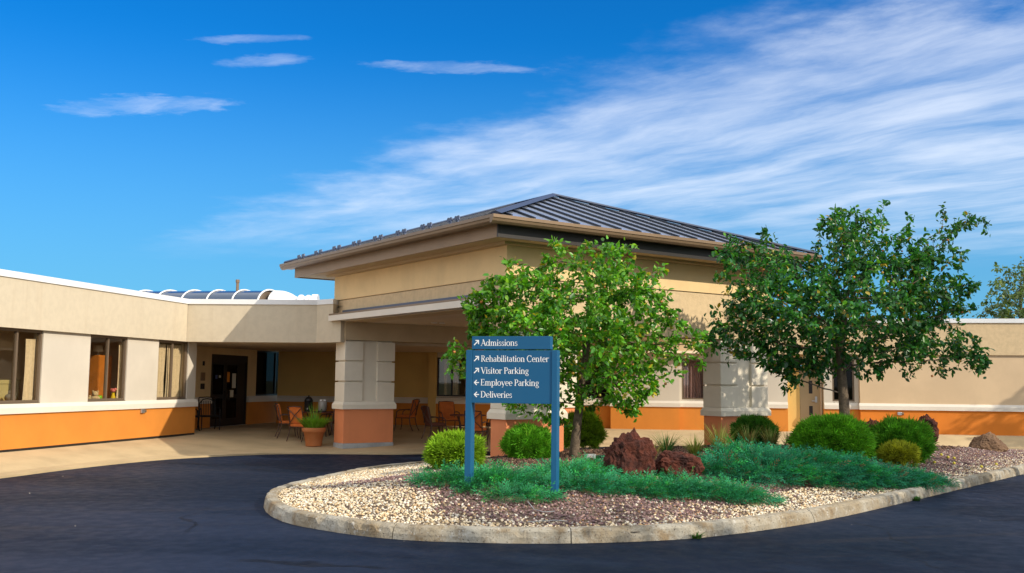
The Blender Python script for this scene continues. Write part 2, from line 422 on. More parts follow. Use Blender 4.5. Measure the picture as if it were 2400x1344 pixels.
def catmull(pts, n=12, closed=True):
    P = np.array(pts, float); N = len(P); out = []
    for i in range(N if closed else N - 1):
        g = (lambda k: P[k % N]) if closed else (lambda k: P[min(max(k, 0), N - 1)])
        p0, p1, p2, p3 = g(i - 1), g(i), g(i + 1), g(i + 2)
        for k in range(n):
            t = k / n
            out.append(.5 * (2 * p1 + (p2 - p0) * t + (2 * p0 - 5 * p1 + 4 * p2 - p3) * t * t + (3 * p1 - p0 - 3 * p2 + p3) * t ** 3))
    return np.array(out)

ROAD_Z = -.34
K = [(15.6, 28.3), (14.2, 25.7), (11.34, 22.25), (8.79, 19.27), (6.73, 16.87), (4.69, 14.55), (3.4, 13.33), (2.13, 12.45), (.74, 12.03), (-.47, 12.02), (-1.52, 12.27),
     (-2.61, 13.09), (-3.18, 13.86), (-3.63, 14.99), (-3.82, 16.2), (-3.71, 17.27), (-3.34, 18.91), (-2.82, 20.6), (-1.7, 22.3), (0, 24.2), (2.2, 25.8), (6, 27.3), (10, 27.9), (13.6, 28.3), (15, 28.9)]
KERB = catmull(K, 40)
seg = np.linalg.norm(np.roll(KERB, -1, 0) - KERB, axis=1); L_ = np.concatenate([[0], np.cumsum(seg)])
NK = int(L_[-1] / .07)
tt = np.linspace(0, L_[-1], NK, endpoint=False)
cl = np.vstack([KERB, KERB[:1]])
KERB = np.stack([np.interp(tt, L_, cl[:, 0]), np.interp(tt, L_, cl[:, 1])], 1)
KP = KERB[::3]

def inside(x, y, poly=KP):
    x = np.asarray(x, float); y = np.asarray(y, float); c = np.zeros(x.shape, bool); n = len(poly)
    for i in range(n):
        x0, y0 = poly[i]; x1, y1 = poly[(i + 1) % n]
        if y0 == y1: continue
        c ^= ((y0 > y) != (y1 > y)) & (x < (x1 - x0) * (y - y0) / (y1 - y0) + x0)
    return c
def kdist(x, y):
    p = np.stack([np.ravel(x), np.ravel(y)], 1); out = np.empty(len(p))
    for i in range(0, len(p), 4000):
        out[i:i + 4000] = np.sqrt(((p[i:i + 4000, None] - KP[None]) ** 2).sum(2).min(1))
    return out.reshape(np.shape(x))
def zi(x, y): return -.215 + .31 * smooth01(kdist(np.asarray(x, float), np.asarray(y, float)) / 3.3)
def gnd(px, py):
    z = 0.0
    for _ in range(8): p = at(px, py, z); z = float(zi(p[0], p[1]))
    return np.array([p[0], p[1], z])

M_GRASS = mat('far_ground', (.07, .085, .03), 1, var=(.3, .3))
g = MB().add([(-1500, -1500, -.42), (1500, -1500, -.42), (1500, 1500, -.42), (-1500, 1500, -.42)], [(0, 1, 2, 3)]).build('ground', M_GRASS); tag(g, kind='structure')
g = MB().add([(-70, -60, ROAD_Z), (70, -60, ROAD_Z), (70, 33, ROAD_Z), (-70, 33, ROAD_Z)], [(0, 1, 2, 3)]).build('road', M_ASPH); tag(g, kind='structure')

WO = np.array([(-13.5, 2), (-11.6, 10), (-10.4, 15.5), (-9.56, 18.93), (-9.01, 21.4), (-8.03, 23.83), (-6.43, 25.48), (-5.45, 25.94), (-4.0, 26.05), (-2.6, 26.2), (0, 28.0), (2.4, 29.9), (4.2, 30.8), (9, 31.2), (17, 31), (26, 30)])
WI = np.array([(-15.4, 2), (-13.4, 10), (-12.1, 15.5), (-11.2, 18.9), (-10.7, 21.6), (-10.0, 25), (-9.15, 29.0), (-7.2, 31.5), (-5, 32.3), (-3.4, 32.5), (-1, 33.2), (2.4, 33.8), (4.4, 34), (9, 33.2), (17, 32), (26, 30.8)])
WO2, WI2 = catmull(WO, 4, False), catmull(WI, 4, False)
nW = len(WO2)
rows = [(WO2, -.45), (WO2, -.30), (WO2 * .97 + WI2 * .03, -.297), (WO2 * .75 + WI2 * .25, -.285), (WO2 * .45 + WI2 * .55, -.16), (WI2, 0.0)]
mb = MB(); vs = [(p[0], p[1], z) for ln, z in rows for p in ln]
fs = [(r * nW + i, r * nW + i + 1, (r + 1) * nW + i + 1, (r + 1) * nW + i) for r in range(len(rows) - 1) for i in range(nW - 1)]
mb.add(vs, fs)
k0 = 24
far = [(-12.5, 29.0, 0)] + [(p[0], p[1], 0) for p in WI2[k0:]] + [(26, 44, 0), (-12.5, 44, 0)]
mb.add(far, [tuple(range(len(far)))])
walk = mb.build('pavement', M_CONC, recalc=False); tag(walk, kind='structure')

# planting bed soil
gx, gy = np.arange(-4.2, 16, .14), np.arange(11.8, 29.4, .14)
X, Y = np.meshgrid(gx, gy, indexing='ij'); dK = kdist(X, Y); ins = inside(X, Y)
Zb = zi(X, Y) + .02 * rng.standard_normal(X.shape) * 0 - .012
ok = ins & (dK > .05); idx = -np.ones(X.shape, int); idx[ok] = np.arange(ok.sum())
V = np.stack([X[ok], Y[ok], Zb[ok]], 1)
a, b, c, d = idx[:-1, :-1], idx[1:, :-1], idx[1:, 1:], idx[:-1, 1:]
q1 = (a >= 0) & (b >= 0) & (c >= 0); q2 = (a >= 0) & (c >= 0) & (d >= 0)
T = np.vstack([np.stack([a[q1], b[q1], c[q1]], 1), np.stack([a[q2], c[q2], d[q2]], 1)])
bed = fast_mesh('planting_bed', V, T, M_BED, smooth=True); tag(bed, kind='structure')

# kerb: separate cast lengths round the bed
jt = [at(x, y, -.2)[:2] for x, y in ((1342, 1245), (1948, 1205), (2145, 1160), (2275, 1130), (930, 1235), (640, 1150), (1000, 1082), (760, 1118))]
ji = sorted({int(np.argmin(((KERB - p) ** 2).sum(1))) for p in jt})
full = []
for i, p in enumerate(ji):
    nx = ji[(i + 1) % len(ji)]; gap = (nx - p) % NK; m_ = max(1, round(gap * .07 / 3.4))
    full += [(p + round(gap * k / m_)) % NK for k in range(m_)]
full = sorted(full)
tang = np.roll(KERB, -1, 0) - np.roll(KERB, 1, 0); tang /= np.linalg.norm(tang, axis=1, keepdims=True)
nrm = np.stack([tang[:, 1], -tang[:, 0]], 1)
tst = KERB + nrm * .3
if inside(tst[:, 0], tst[:, 1]).mean() > .5: nrm = -nrm              # points outwards
prof = [(0.0, -.40), (.005, -.335), (.0, -.27), (-.010, -.205), (-.022, -.183), (-.048, -.170), (-.11, -.166), (-.165, -.168), (-.18, -.178), (-.185, -.25)]
for j, p in enumerate(full):
    e = full[(j + 1) % len(full)]; cnt = (e - p) % NK
    ids = [(p + k) % NK for k in range(cnt + 1)]
    vs, fs = [], []; np_ = len(prof)
    for k, i in enumerate(ids):
        c0 = KERB[i].copy()
        if k == 0: c0 = c0 + tang[i] * .007
        if k == cnt: c0 = c0 - tang[i] * .007
        for m_, (o, z) in enumerate(prof):
            n3 = mnoise.fractal(Vector((c0[0] * 3.1 + o * 20, c0[1] * 3.1, z * 16)), 1.0, 2.0, 4)
            chip = max(0, mnoise.noise(Vector((c0[0] * 5, c0[1] * 5, 3.3))) - .12) if m_ in (3, 4, 5) else 0
            oo = o + .011 * n3 - chip * .07; zz = z + (.006 * n3 - chip * .05 if m_ >= 3 else 0)
            q2_ = c0 + nrm[i] * oo; vs.append((q2_[0], q2_[1], zz))
    for k in range(cnt):
        for m_ in range(np_ - 1):
            fs.append((k * np_ + m_, (k + 1) * np_ + m_, (k + 1) * np_ + m_ + 1, k * np_ + m_ + 1))
    fs += [tuple(range(np_)), tuple(range(cnt * np_, (cnt + 1) * np_))[::-1]]
    MB().add(vs, fs).build('kerb_stone', M_KERB, bed, smooth=False)


# ================================================================== BUILDINGS
def window(f, s0, s1, z0, z1, out, parent, mull=(), fm=M_FRAME, gm=M_GLASS, w=.055, sill=None, deep=.10):
    """bronze frame with each pane a piece of its own"""
    m = MB()
    m.wall(f, s0, s0 + w, z0, z1, out, deep); m.wall(f, s1 - w, s1, z0, z1, out, deep)
    m.wall(f, s0 + w, s1 - w, z0, z0 + w, out, deep); m.wall(f, s0 + w, s1 - w, z1 - w, z1, out, deep)
    cuts = [s0 + w] + [x for mm in mull for x in (mm - w * .5, mm + w * .5)] + [s1 - w]
    for mm in mull: m.wall(f, mm - w * .5, mm + w * .5, z0 + w, z1 - w, out - .012, deep * .7)
    win = m.build('window', fm, parent)
    for i in range(0, len(cuts), 2):
        MB().wall(f, cuts[i], cuts[i + 1], z0 + w, z1 - w, out - .05, .006).build('pane', gm, win)
    if sill: MB().profile(f, s0 - .03, s1 + .03, [(out - .02, z0 - .055), (out + sill, z0 - .055), (out + sill, z0 - .03), (out - .02, z0 - .002)]).build('sill', fm, win)
    return win

def curtain(f, s0, s1, z0, z1, out, name_mat, label, amp=.03, waves=7, taper=0.0, group=None):
    n = waves * 8; vs, fs = [], []
    zs = np.linspace(z0, z1, 7)
    for j, z in enumerate(zs):
        kz = (z - z0) / (z1 - z0)
        for i in range(n + 1):
            u_ = i / n; s = s0 + (s1 - s0) * u_ + taper * (1 - kz) * (u_ - 1) * .5
            o = out + amp * math.sin(u_ * waves * 2 * math.pi + .6 * math.sin(kz * 3 + u_ * 5)) * (1.0 - .35 * kz) + amp * .4 * math.sin(u_ * 17 + kz * 2)
            vs.append(f.P(s, o, z))
    for j in range(6):
        for i in range(n): fs.append((j * (n + 1) + i, j * (n + 1) + i + 1, (j + 1) * (n + 1) + i + 1, (j + 1) * (n + 1) + i))
    o = MB().add(vs, fs).build('curtain', name_mat, smooth=True, recalc=False)
    return tag(o, label, 'curtain', group)

def belt(m, f, s0, s1, out=0.0):
    m.profile(f, s0, s1, [(out - .20, .775), (out, .775), (out, .90), (out - .05, .985), (out - .20, .985)])

CEIL_Z = 2.6
# ---- left wing
wing = thing('building_wing', 'low cream and orange one-storey wing with three sliding windows at the left', 'building', LW.P(0, 0, 0))
add = lambda m, name, ma, **k: reparent(m.build(name, ma, None, **k), wing)
w1 = (LW.s(98, 870, -.07) - 2.35, LW.s(98, 870, -.07)); w2 = (LW.s(209, 870, -.07), LW.s(297, 870, -.07)); w3 = (LW.s(370, 870, -.07), LW.s(440, 870, -.07))
END = 8.0
m = MB().wall(LW, -9, END - .05, -.40, .775, -.05, .28); m.prism([LW.xy(END - .05, -.33), LW.xy(END - .05, -1.5), LW.xy(END - .3, -1.5), LW.xy(END - .3, -.33)], -.4, .775)
add(m, 'base_wall', M_ORANGE)
m = MB(); belt(m, LW, -9, END); m.prism([LW.xy(END, -.20), LW.xy(END, -1.5), LW.xy(END - .25, -1.5), LW.xy(END - .25, -.20)], .775, .985)
add(m, 'belt_course', M_TRIM)
for s0, s1 in ((-9, w1[0]), (w1[1], w2[0]), (w2[1], w3[0]), (w3[1], END - .07)):
    add(MB().wall(LW, s0, s1, .985, CEIL_Z, -.07, .24), 'wall', M_CREAM)
for s0, s1 in (w1, w2, w3): add(MB().wall(LW, s0, s1, .97, 1.0, -.07, .24), 'window_ledge', M_FRAME)
FC = (-9.25, 28.0)
sF = (np.array(FC) - LW.p) @ LW.d
add(MB().wall(LW, -9, sF, CEIL_Z, 3.66, .03, .3), 'fascia', M_FASC)
add(MB().wall(LW, -9, sF + .02, 3.66, 3.80, .06, .4), 'roof_edge_cap', M_CAP)
add(MB().wall(LW, sF + .001, END - .07, CEIL_Z, 3.6, -.08, .24), 'upper_wall', M_STUCCO)
add(MB().prism([LW.xy(-9, -.3), LW.xy(END, -.3), LW.xy(END, -1.4), LW.xy(20, -1.4), LW.xy(20, -9), LW.xy(-9, -9)], 3.45, 3.6), 'roof', M_CAP)
add(MB().wall(LW, -9, END - .07, CEIL_Z, CEIL_Z + .05, -.31, 4.0), 'ceiling', M_ROOM)
add(MB().wall(LW, -9, END - .07, .0, .05, -.33, 4.0), 'floor', M_ROOM)
m = MB().wall(LW, -9, END - .07, .05, CEIL_Z, -3.6, .1)
for sp in ((w1[1] + w2[0]) / 2, (w2[1] + w3[0]) / 2, END - .3, w1[0] - .6): m.wall(LW, sp - .05, sp + .05, .05, CEIL_Z, -.32, 3.28)
add(m, 'inner_wall', M_ROOM)
for (s0, s1), mu in ((w1, (LW.s(38, 870, -.1),)), (w2, (LW.s(253, 870, -.1),)), (w3, (LW.s(404, 870, -.1),))):
    reparent(window(LW, s0 + .002, s1 - .002, 1.002, CEIL_Z - .003, -.10, None, mu, sill=.05), wing)
add(MB().wall(LW, -9, END - .06, -.05, .028, -.046, .02), 'base_joint', M_DARK)
# recessed entrance wall of the wing (with the double door)
DWO = -1.5
ed0, ed1 = LW.s(492, 990, DWO), LW.s(578, 985, DWO); ew0, ew1 = LW.s(602, 880, DWO), LW.s(676, 880, DWO); eE = ew1 + .10
DT = LW.z(530, 832, DWO)
wz0, wz1 = LW.z(640, 931, DWO), LW.z(640, 824, DWO)
for s0, s1 in ((END, ed0), (ed1, eE)):
    add(MB().wall(LW, s0, s1, 0, .775, DWO, .25), 'entrance_base_wall', M_ORANGE)
    m = MB(); belt(m, LW, s0, s1, DWO + .05); add(m, 'entrance_belt_course', M_TRIM)
m = MB().wall(LW, END, ed0, .985, CEIL_Z, DWO - .02, .23).wall(LW, ed0, ed1, DT, CEIL_Z, DWO - .02, .23).wall(LW, ed1, ew0, .985, CEIL_Z, DWO - .02, .23)
m.wall(LW, ew0, ew1, wz1, CEIL_Z, DWO - .02, .23).wall(LW, ew1, eE, .985, CEIL_Z, DWO - .02, .23)
if wz0 > .99: m.wall(LW, ew0, ew1, .985, wz0, DWO - .02, .23)
add(m, 'entrance_wall', M_UPPER)
reparent(window(LW, ew0, ew1, max(wz0, .987), wz1, DWO - .04, None, ((ew0 * .38 + ew1 * .62),), M_DARK, M_DGLASS), wing)
# door: two glazed leaves and a dark side panel
md_ = ed0 + (ed1 - ed0) * .40; me_ = ed0 + (ed1 - ed0) * .78
m = MB().wall(LW, ed0, ed0 + .07, 0.01, DT, DWO - .03, .14).wall(LW, ed1 - .07, ed1, 0.01, DT, DWO - .03, .14).wall(LW, ed0 + .07, ed1 - .07, DT - .22, DT, DWO - .03, .14)
door = reparent(m.build('entrance_door', M_DARK), wing)
def leaf(s0, s1, mid):
    m = MB().wall(LW, s0, s0 + .12, .015, DT - .22, DWO - .06, .05).wall(LW, s1 - .12, s1, .015, DT - .22, DWO - .06, .05)
    m.wall(LW, s0 + .12, s1 - .12, .015, .26, DWO - .06, .05).wall(LW, s0 + .12, s1 - .12, DT - .34, DT - .22, DWO - .06, .05).wall(LW, s0 + .12, s1 - .12, .92, 1.06, DWO - .06, .05)
    m.box(LW.P((s0 + s1) / 2 + mid * (s1 - s0) * .36, DWO + .02, 1.02), np.append(LW.d, 0) * .02, np.append(LW.n, 0) * .03, (0, 0, .16))
    m.wall(LW, s0 + .12, s1 - .12, .26, .92, DWO - .08, .006).wall(LW, s0 + .12, s1 - .12, 1.06, DT - .34, DWO - .08, .006) if False else None
    lf = m.build('door_leaf', M_DARK, door)
    for za, zb in ((.26, .92), (1.06, DT - .34)):
        MB().wall(LW, s0 + .12, s1 - .12, za, zb, DWO - .08, .006).build('pane', M_DGLASS, door)
    return lf
leaf(ed0 + .08, md_, 1); leaf(md_ + .01, me_, -1)
MB().wall(LW, me_ + .01, ed1 - .08, .015, DT - .22, DWO - .07, .05).build('side_panel', M_DARK, door)
MB().wall(LW, ed0, ed1, .002, .012, DWO + .02, .16).build('threshold', M_STEEL, door)
# dim lobby behind the door and window
m = MB().wall(LW, END, eE, 0.03, CEIL_Z, DWO - 4.2, .1).wall(LW, END, eE, CEIL_Z, CEIL_Z + .05, DWO - .26, 4).wall(LW, END, eE, .0, .03, DWO - .26, 4).wall(LW, ed1 + .3, ed1 + .4, .03, CEIL_Z, DWO - .26, 3.9)
m.wall(LW, END - .1, END, .03, CEIL_Z, DWO - .26, 3.9).wall(LW, eE, eE + .1, .03, CEIL_Z, DWO - .26, 3.9)
add(m, 'lobby_wall', M_ROOM)

# ---- entrance roof between wing, canopy and back facade
roof2 = thing('entrance_roof', 'flat tan stucco roof over the shaded entrance, half lit by the sun', 'roof', (FC[0], FC[1], 0))
add2 = lambda m, name, ma, **k: reparent(m.build(name, ma, None, **k), roof2)
P1, P2, P3 = np.array(FC), np.array((-5.45, 27.82)), np.array((-4.93, 27.42)); P4 = np.array((-4.68, 27.26))
def strip(p, q, th, z0, z1, out=0.0):
    d = (q - p) / np.linalg.norm(q - p); n = np.array((d[1], -d[0]))
    return [tuple(p + n * out), tuple(q + n * out), tuple(q - n * (th - out)), tuple(p - n * (th - out))], z0, z1
off = np.array((.012, -.012))
add2(MB().prism([tuple(P1 + (.005, 0)), tuple(P2), tuple(P3), tuple(P3 + (.1, .35)), tuple(P2 + (.05, .3)), tuple(P1 + (.005, .3))], CEIL_Z, 3.66), 'fascia', M_FASC)
add2(MB().prism([tuple(P3 + (.002, -.002)), tuple(P4), tuple(P4 + (.2, .3)), tuple(P3 + (.1, .34))], CEIL_Z + .003, 3.19), 'fascia_end', M_FASC)
add2(MB().prism([tuple(P1 + (.01, -.035)), tuple(P2 + (.0, -.035)), tuple(P3 + (.0, -.035)), tuple(P3 + (.08, .3)), tuple(P2 + (.05, .35)), tuple(P1 + (.01, .35))], 3.66, 3.80), 'roof_edge_cap', M_CAP)
sof = [tuple(P1 + (.1, .31)), tuple(P2 + (.05, .31)), tuple(P3 + (.11, .36)), loc(.05, 7.82), loc(.05, 8.6), loc(8.2, 8.6), BW.xy(2.6, -.2), BW.xy(-13.2, -.2), LW.xy(15.6, DWO - .2), LW.xy(8.1, DWO - .2), LW.xy(8.05, -.3)]
add2(MB().prism(sof, CEIL_Z + .004, CEIL_Z + .08), 'soffit', M_CEIL)
add2(MB().prism(sof, 3.46, 3.6), 'roof_deck', M_CAP)

# ---- back facade with the right-hand range
back = thing('building', 'long low cream and orange building range behind the trees and canopy', 'building', BW.P(0, 0, 0))
addb = lambda m, name, ma, **k: reparent(m.build(name, ma, None, **k), back)
bs = lambda px, py=920: BW.s(px, py)
sL = -13.75
wins = [(bs(1023), bs(1128), 0, (.33, .66)), (bs(1352), bs(1434), 0, (.5,)), (bs(1598), bs(1652), 0, ()), (bs(1951), bs(2003), 0, ())]
al0, al1 = bs(1846), bs(1931)
step0 = bs(2013)
WZ0, WZ1 = 1.03, 2.42
breaks = [sL] + [x for w_ in wins[:3] for x in w_[:2]] + [al0, al1] + [wins[3][0], wins[3][1], step0]
solid = [(breaks[i], breaks[i + 1]) for i in range(0, len(breaks), 2)]
solid[-1] = (wins[3][1], step0)
for i, (s0, s1) in enumerate(solid): addb(MB().wall(BW, s0, s1, .985, CEIL_Z, -.02, .25), 'wall', M_CREAM if i > 0 else M_YELLOW)
for s0, s1 in ((sL, al0), (al1, step0)):
    addb(MB().wall(BW, s0, s1, -.1, .775, 0, .27), 'base_wall', M_ORANGE)
    m = MB(); belt(m, BW, s0, s1, .05); addb(m, 'belt_course', M_TRIM)
for w_ in wins:
    addb(MB().wall(BW, w_[0], w_[1], WZ1, CEIL_Z, -.02, .25), 'window_head', M_CREAM); addb(MB().wall(BW, w_[0], w_[1], .985, WZ0, -.02, .25), 'window_apron', M_CREAM)
for i, w_ in enumerate(wins):
    reparent(window(BW, w_[0], w_[1], WZ0, WZ1, -.05, None, [w_[0] + k * (w_[1] - w_[0]) for k in w_[3]], M_FRAME if i > 1 else M_DARK, M_GLASS if i in (0, 2) else M_DGLASS, sill=.03), back)
# projecting bays
pb0, pb1 = bs(1432), bs(1592)
addb(MB().wall(BW, pb0, pb1, .985, CEIL_Z - .003, .20, .219), 'bay_wall', M_CREAM)
addb(MB().wall(BW, pb0, pb1, -.1, .775, .22, .219), 'bay_base', M_ORANGE)
m = MB(); m.profile(BW, pb0 - .03, pb1 + .03, [(.052, .773), (.26, .773), (.26, .90), (.21, .983), (.052, .983)]); addb(m, 'bay_belt', M_TRIM)
pq0, pq1 = bs(1005), bs(1022)
addb(MB().wall(BW, pq0, pq1, -.05, CEIL_Z - .003, .12, .11), 'pilaster', M_YELLOW)
# right-hand range stands a little forward
R0, R1 = step0, 24.0
addb(MB().wall(BW, R0, R1, -.1, .775, .20, .45), 'range_base_wall', M_ORANGE2)
addb(MB().wall(BW, R0, R1, .985, CEIL_Z, .18, .45), 'range_wall', M_RANGE)
m = MB(); belt(m, BW, R0 - .04, R1, .26); addb(m, 'range_belt_course', M_TRIM)
f0 = bs(1700)
addb(MB().wall(BW, f0, R1, CEIL_Z, 3.66, .24, .4), 'fascia', M_STUCCO)
addb(MB().wall(BW, f0, R1, 3.66, 3.80, .28, .5), 'roof_edge_cap', M_CAP)
addb(MB().prism([BW.xy(-13, -.3), BW.xy(R1, -.3), BW.xy(R1, -9), BW.xy(-13, -9)], 3.45, 3.59), 'roof', M_CAP)
addb(MB().wall(BW, sL, f0 - .002, CEIL_Z, 3.44, -.02, .3), 'upper_wall', M_STUCCO)
# door alcove
ad = bs(1878)
addb(MB().wall(BW, al0, ad, 0.0, CEIL_Z, -.42, .1), 'alcove_wall', M_YELLOW)
for p_, q_ in ((al0, al0 - .1), (al1, al1 + .1)): addb(MB().prism([BW.xy(p_, -.28), BW.xy(p_, -.44), BW.xy(q_, -.44), BW.xy(q_, -.28)], 0, CEIL_Z), 'alcove_side', M_UPPER)
addb(MB().wall(BW, al0, al1, 2.25, CEIL_Z, -.0, .41), 'alcove_head', M_UPPER)
dr = reparent(MB().wall(BW, ad + .01, al1 - .01, .01, 2.22, -.40, .06).build('service_door', M_DOORT), back)
for za, zb in ((.55, .86), (1.28, 1.72)): MB().wall(BW, al1 - .44, al1 - .32, za, zb, -.396, .01).build('pane', M_DARK, dr)
MB().wall(BW, al1 - .24, al1 - .17, .98, 1.18, -.385, .02).box(BW.P(al1 - .27, -.36, 1.03), np.append(BW.d, 0) * .08, np.append(BW.n, 0) * .012, (0, 0, .014)).build('handle', M_STEEL, dr)
# dim rooms behind the windows
for w_ in wins:
    a_, b_ = w_[0] - .3, w_[1] + .3; m = MB()
    m.wall(BW, a_, b_, .4, 2.75, -2.6, .05).wall(BW, a_ - .05, a_, .4, 2.75, -.3, 2.3).wall(BW, b_, b_ + .05, .4, 2.75, -.3, 2.3).wall(BW, a_, b_, .35, .4, -.3, 2.3).wall(BW, a_, b_, 2.75, 2.8, -.3, 2.3)
    addb(m, 'inner_wall', M_ROOM)

# ---- porte-cochere canopy
can = thing('entrance_canopy', 'big square entrance canopy with dark ribbed metal roof on thick block columns', 'canopy', loc(0, 0, 0))
addc = lambda m, name, ma, **k: reparent(m.build(name, ma, None, **k), can)
def frustum(m, r0, z0, r1, z1):
    c0 = [loc(r0[0], r0[2]), loc(r0[1], r0[2]), loc(r0[1], r0[3]), loc(r0[0], r0[3])]; c1 = [loc(r1[0], r1[2]), loc(r1[1], r1[2]), loc(r1[1], r1[3]), loc(r1[0], r1[3])]
    vs = [(*p, z0) for p in c0] + [(*p, z1) for p in c1]
    return m.add(vs, [(3, 2, 1, 0), (4, 5, 6, 7)] + [(i, (i + 1) % 4, 4 + (i + 1) % 4, 4 + i) for i in range(4)])
def column(a0, a1, b0, b1, ped=False):
    i = .115
    col = addc(MB().lb(a0 + i, a1 - i, b0 + i, b1 - i, .9, 2.668), 'column', M_COLUMN)
    def sub(m, n, ma, bev=.008): o = m.build(n, ma, None, bevel=bev); o.parent = col; return o
    sub(MB().lb(a0 + .06, a1 - .06, b0 + .06, b1 - .06, -.15 if ped else -.38, .775), 'column_base', M_COLB)
    if ped: sub(MB().lb(a0 + .045, a1 - .045, b0 + .045, b1 - .045, -.42, -.152), 'pedestal', M_PED, .012)
    m = MB().lb(a0, a1, b0, b1, .777, .90); frustum(m, (a0, a1, b0, b1), .9005, (a0 + .05, a1 - .05, b0 + .05, b1 - .05), .985)
    sub(m, 'column_belt', M_COLUMN, 0)
    w_ = a1 - a0
    for (z0, z1) in ((.987, 1.51), (1.55, 2.07), (2.11, 2.64)):
        for (x0, x1) in ((a0 + .05, a0 + .37 * w_), (a0 + .64 * w_, a1 - .05)):
            sub(MB().lb(x0, x1, b0 + .05, b1 - .05, z0, z1), 'column_block', M_COLUMN, .012)
M_COLB = mat('column_base_paint', (.74, .26, .11), .82, var=(1.0, .10), bump=(60, .3, 4, .005), stain=(.12, (.35, .13, .06)))
AW, BB = 8.25, 8.5
column(0, 1.65, 0, .7); column(0, 1.65, 7.8, 8.5, True); column(6.42, AW, 0, .7); column(6.42, AW, 7.8, 8.5)
addc(MB().lb(.02, AW - .02, .02, .68, 2.67, 3.77), 'front_beam', M_STUCCO)
addc(MB().lb(.02, .66, .682, 8.48, 3.17, 3.77), 'side_beam', M_STUCCO)
addc(MB().lb(AW - .66, AW - .02, .682, 8.48, 3.17, 3.77), 'side_beam', M_STUCCO)
addc(MB().lb(.022, AW - .022, 7.8, 8.479, 2.672, 3.168), 'rear_beam', M_BEAM)
addc(MB().lb(.662, AW - .662, .682, 7.8, 3.172, 3.24), 'ceiling', M_CEIL)
m = MB().lb(-.015, AW + .015, -.015, .70, 3.785, 4.49).lb(-.015, .70, .702, BB, 3.785, 4.49).lb(AW - .7, AW + .015, .702, BB, 3.785, 4.49).lb(.702, AW - .702, 7.8, BB, 3.785, 4.49)
addc(m, 'upper_wall', M_UPPER)
addc(MB().lb(.03, AW - .03, .03, .69, 3.769, 3.786).lb(.03, .69, .692, 8.47, 3.769, 3.786), 'wall_joint', M_FASCIA)
# lintel with its metal flashing above
addc(MB().lb(-.34, .0195, .25, 8.15, 3.18, 3.33), 'lintel', M_TRIM)
addc(MB().lb(-.33, .018, .26, 8.14, 3.332, 3.38), 'lintel_flashing', M_GUTTER)
addc(MB().lb(-.16, .0, .26, 7.65, 3.40, 3.46), 'lintel_gutter', M_CAPB)
# eaves
EA0, EA1, EB0, EB1 = -.95, 8.9, -.95, 9.85
addc(MB().lb(-.70, 8.65, -.70, 9.6, 4.50, 4.54), 'soffit', M_SOFFIT)
addc(MB().lb(-.20, AW + .2, -.20, -.016, 4.44, 4.498).lb(-.20, -.016, -.016, BB + .15, 4.44, 4.498), 'soffit_moulding', M_SOFFIT)
addc(MB().lb(-.745, -.702, -.70, 9.6, 4.47, 4.74), 'fascia_board', M_FASCIA)
addc(MB().lb(-.745, 8.65, -.745, -.702, 4.47, 4.74), 'front_fascia_board', M_DARK)  # dark colour paints in the shade under the gutter
addc(MB().lb(8.652, 8.69, -.70, 9.6, 4.47, 4.74).lb(-.74, 8.69, 9.602, 9.64, 4.47, 4.74), 'rear_fascia_board', M_FASCIA)
addc(MB().lb(EA0, EA1, EB0, -.75, 4.72, 4.75).lb(EA0, -.75, -.748, EB1, 4.72, 4.75), 'eave_board', M_GUTTER)
GU = Frame(loc(0, EB0), cu, -cv); GV = Frame(loc(EA0, 0), cv, -cu)
gp = [(0, 4.70), (.055, 4.70), (.10, 4.74), (.115, 4.79), (.135, 4.80), (.135, 4.865), (0, 4.865)]
m = MB().profile(GU, EA0 - .135, EA1 + .1, gp); addc(m, 'gutter', M_GUTTER)
m = MB().profile(GV, EB0, EB1 + .1, gp); addc(m, 'gutter', M_GUTTER)
# roof: panels between standing seams
AP, BP0, BP1, ZE, ZR = 3.98, 3.65, 5.25, 4.875, 6.50
RT = addc(MB().lb(EA0 + .3, EA1 - .3, EB0 + .3, EB1 - .3, 4.76, 4.80), 'roof', M_DARK)
def rsub(m, n, ma): o = m.build(n, ma); o.parent = RT; return o
def slope(x0, x1, lft, rgt, fn, first):
    """x along the eave; t 0..1 up the slope; hips start at the ends and end at lft..rgt"""
    tmax = lambda x: min(1.0, (x - x0) / (lft - x0), (x1 - x) / (x1 - rgt))
    xs = [x0]; x = x0 + first
    while x < x1 - .05: xs.append(x); x += .58
    xs.append(x1)
    for a_, b_ in zip(xs[:-1], xs[1:]):
        top = sorted({a_, b_} | {k for k in (lft, rgt) if a_ < k < b_})
        pts = [(a_, 0), (b_, 0)] + [(k, tmax(k)) for k in top[::-1] if tmax(k) > 1e-4]
        pl = [loc(*fn(*p)) for p in pts]; z = [ZE + (ZR - ZE) * p[1] for p in pts]
        rsub(MB().prism(pl, [k - .02 for k in z], z), 'roof_panel', M_ROOF)
    for k in xs[1:-1]:
        t_ = tmax(k) - .012
        if t_ < .02: continue
        w_ = .022
        pl = [loc(*fn(k - w_, 0)), loc(*fn(k + w_, 0)), loc(*fn(k + w_, t_)), loc(*fn(k - w_, t_))]
        z = [ZE, ZE, ZE + (ZR - ZE) * t_, ZE + (ZR - ZE) * t_]
        rsub(MB().prism(pl, z, [q_ + .048 for q_ in z]), 'standing_seam', M_SEAM)
    return xs
slope(EA0, EA1, AP, AP, lambda x, t: (x, EB0 + (BP0 - EB0) * t), .40)
vs_ = slope(EB0, EB1, BP0, BP1, lambda x, t: (EA0 + (AP - EA0) * t, x), .40)
slope(EB0, EB1, BP0, BP1, lambda x, t: (EA1 + (AP - EA1) * t, x), .40)
slope(EA0, EA1, AP, AP, lambda x, t: (x, EB1 + (BP1 - EB1) * t), .40)
R3 = lambda a, b, z: (*loc(a, b), z)
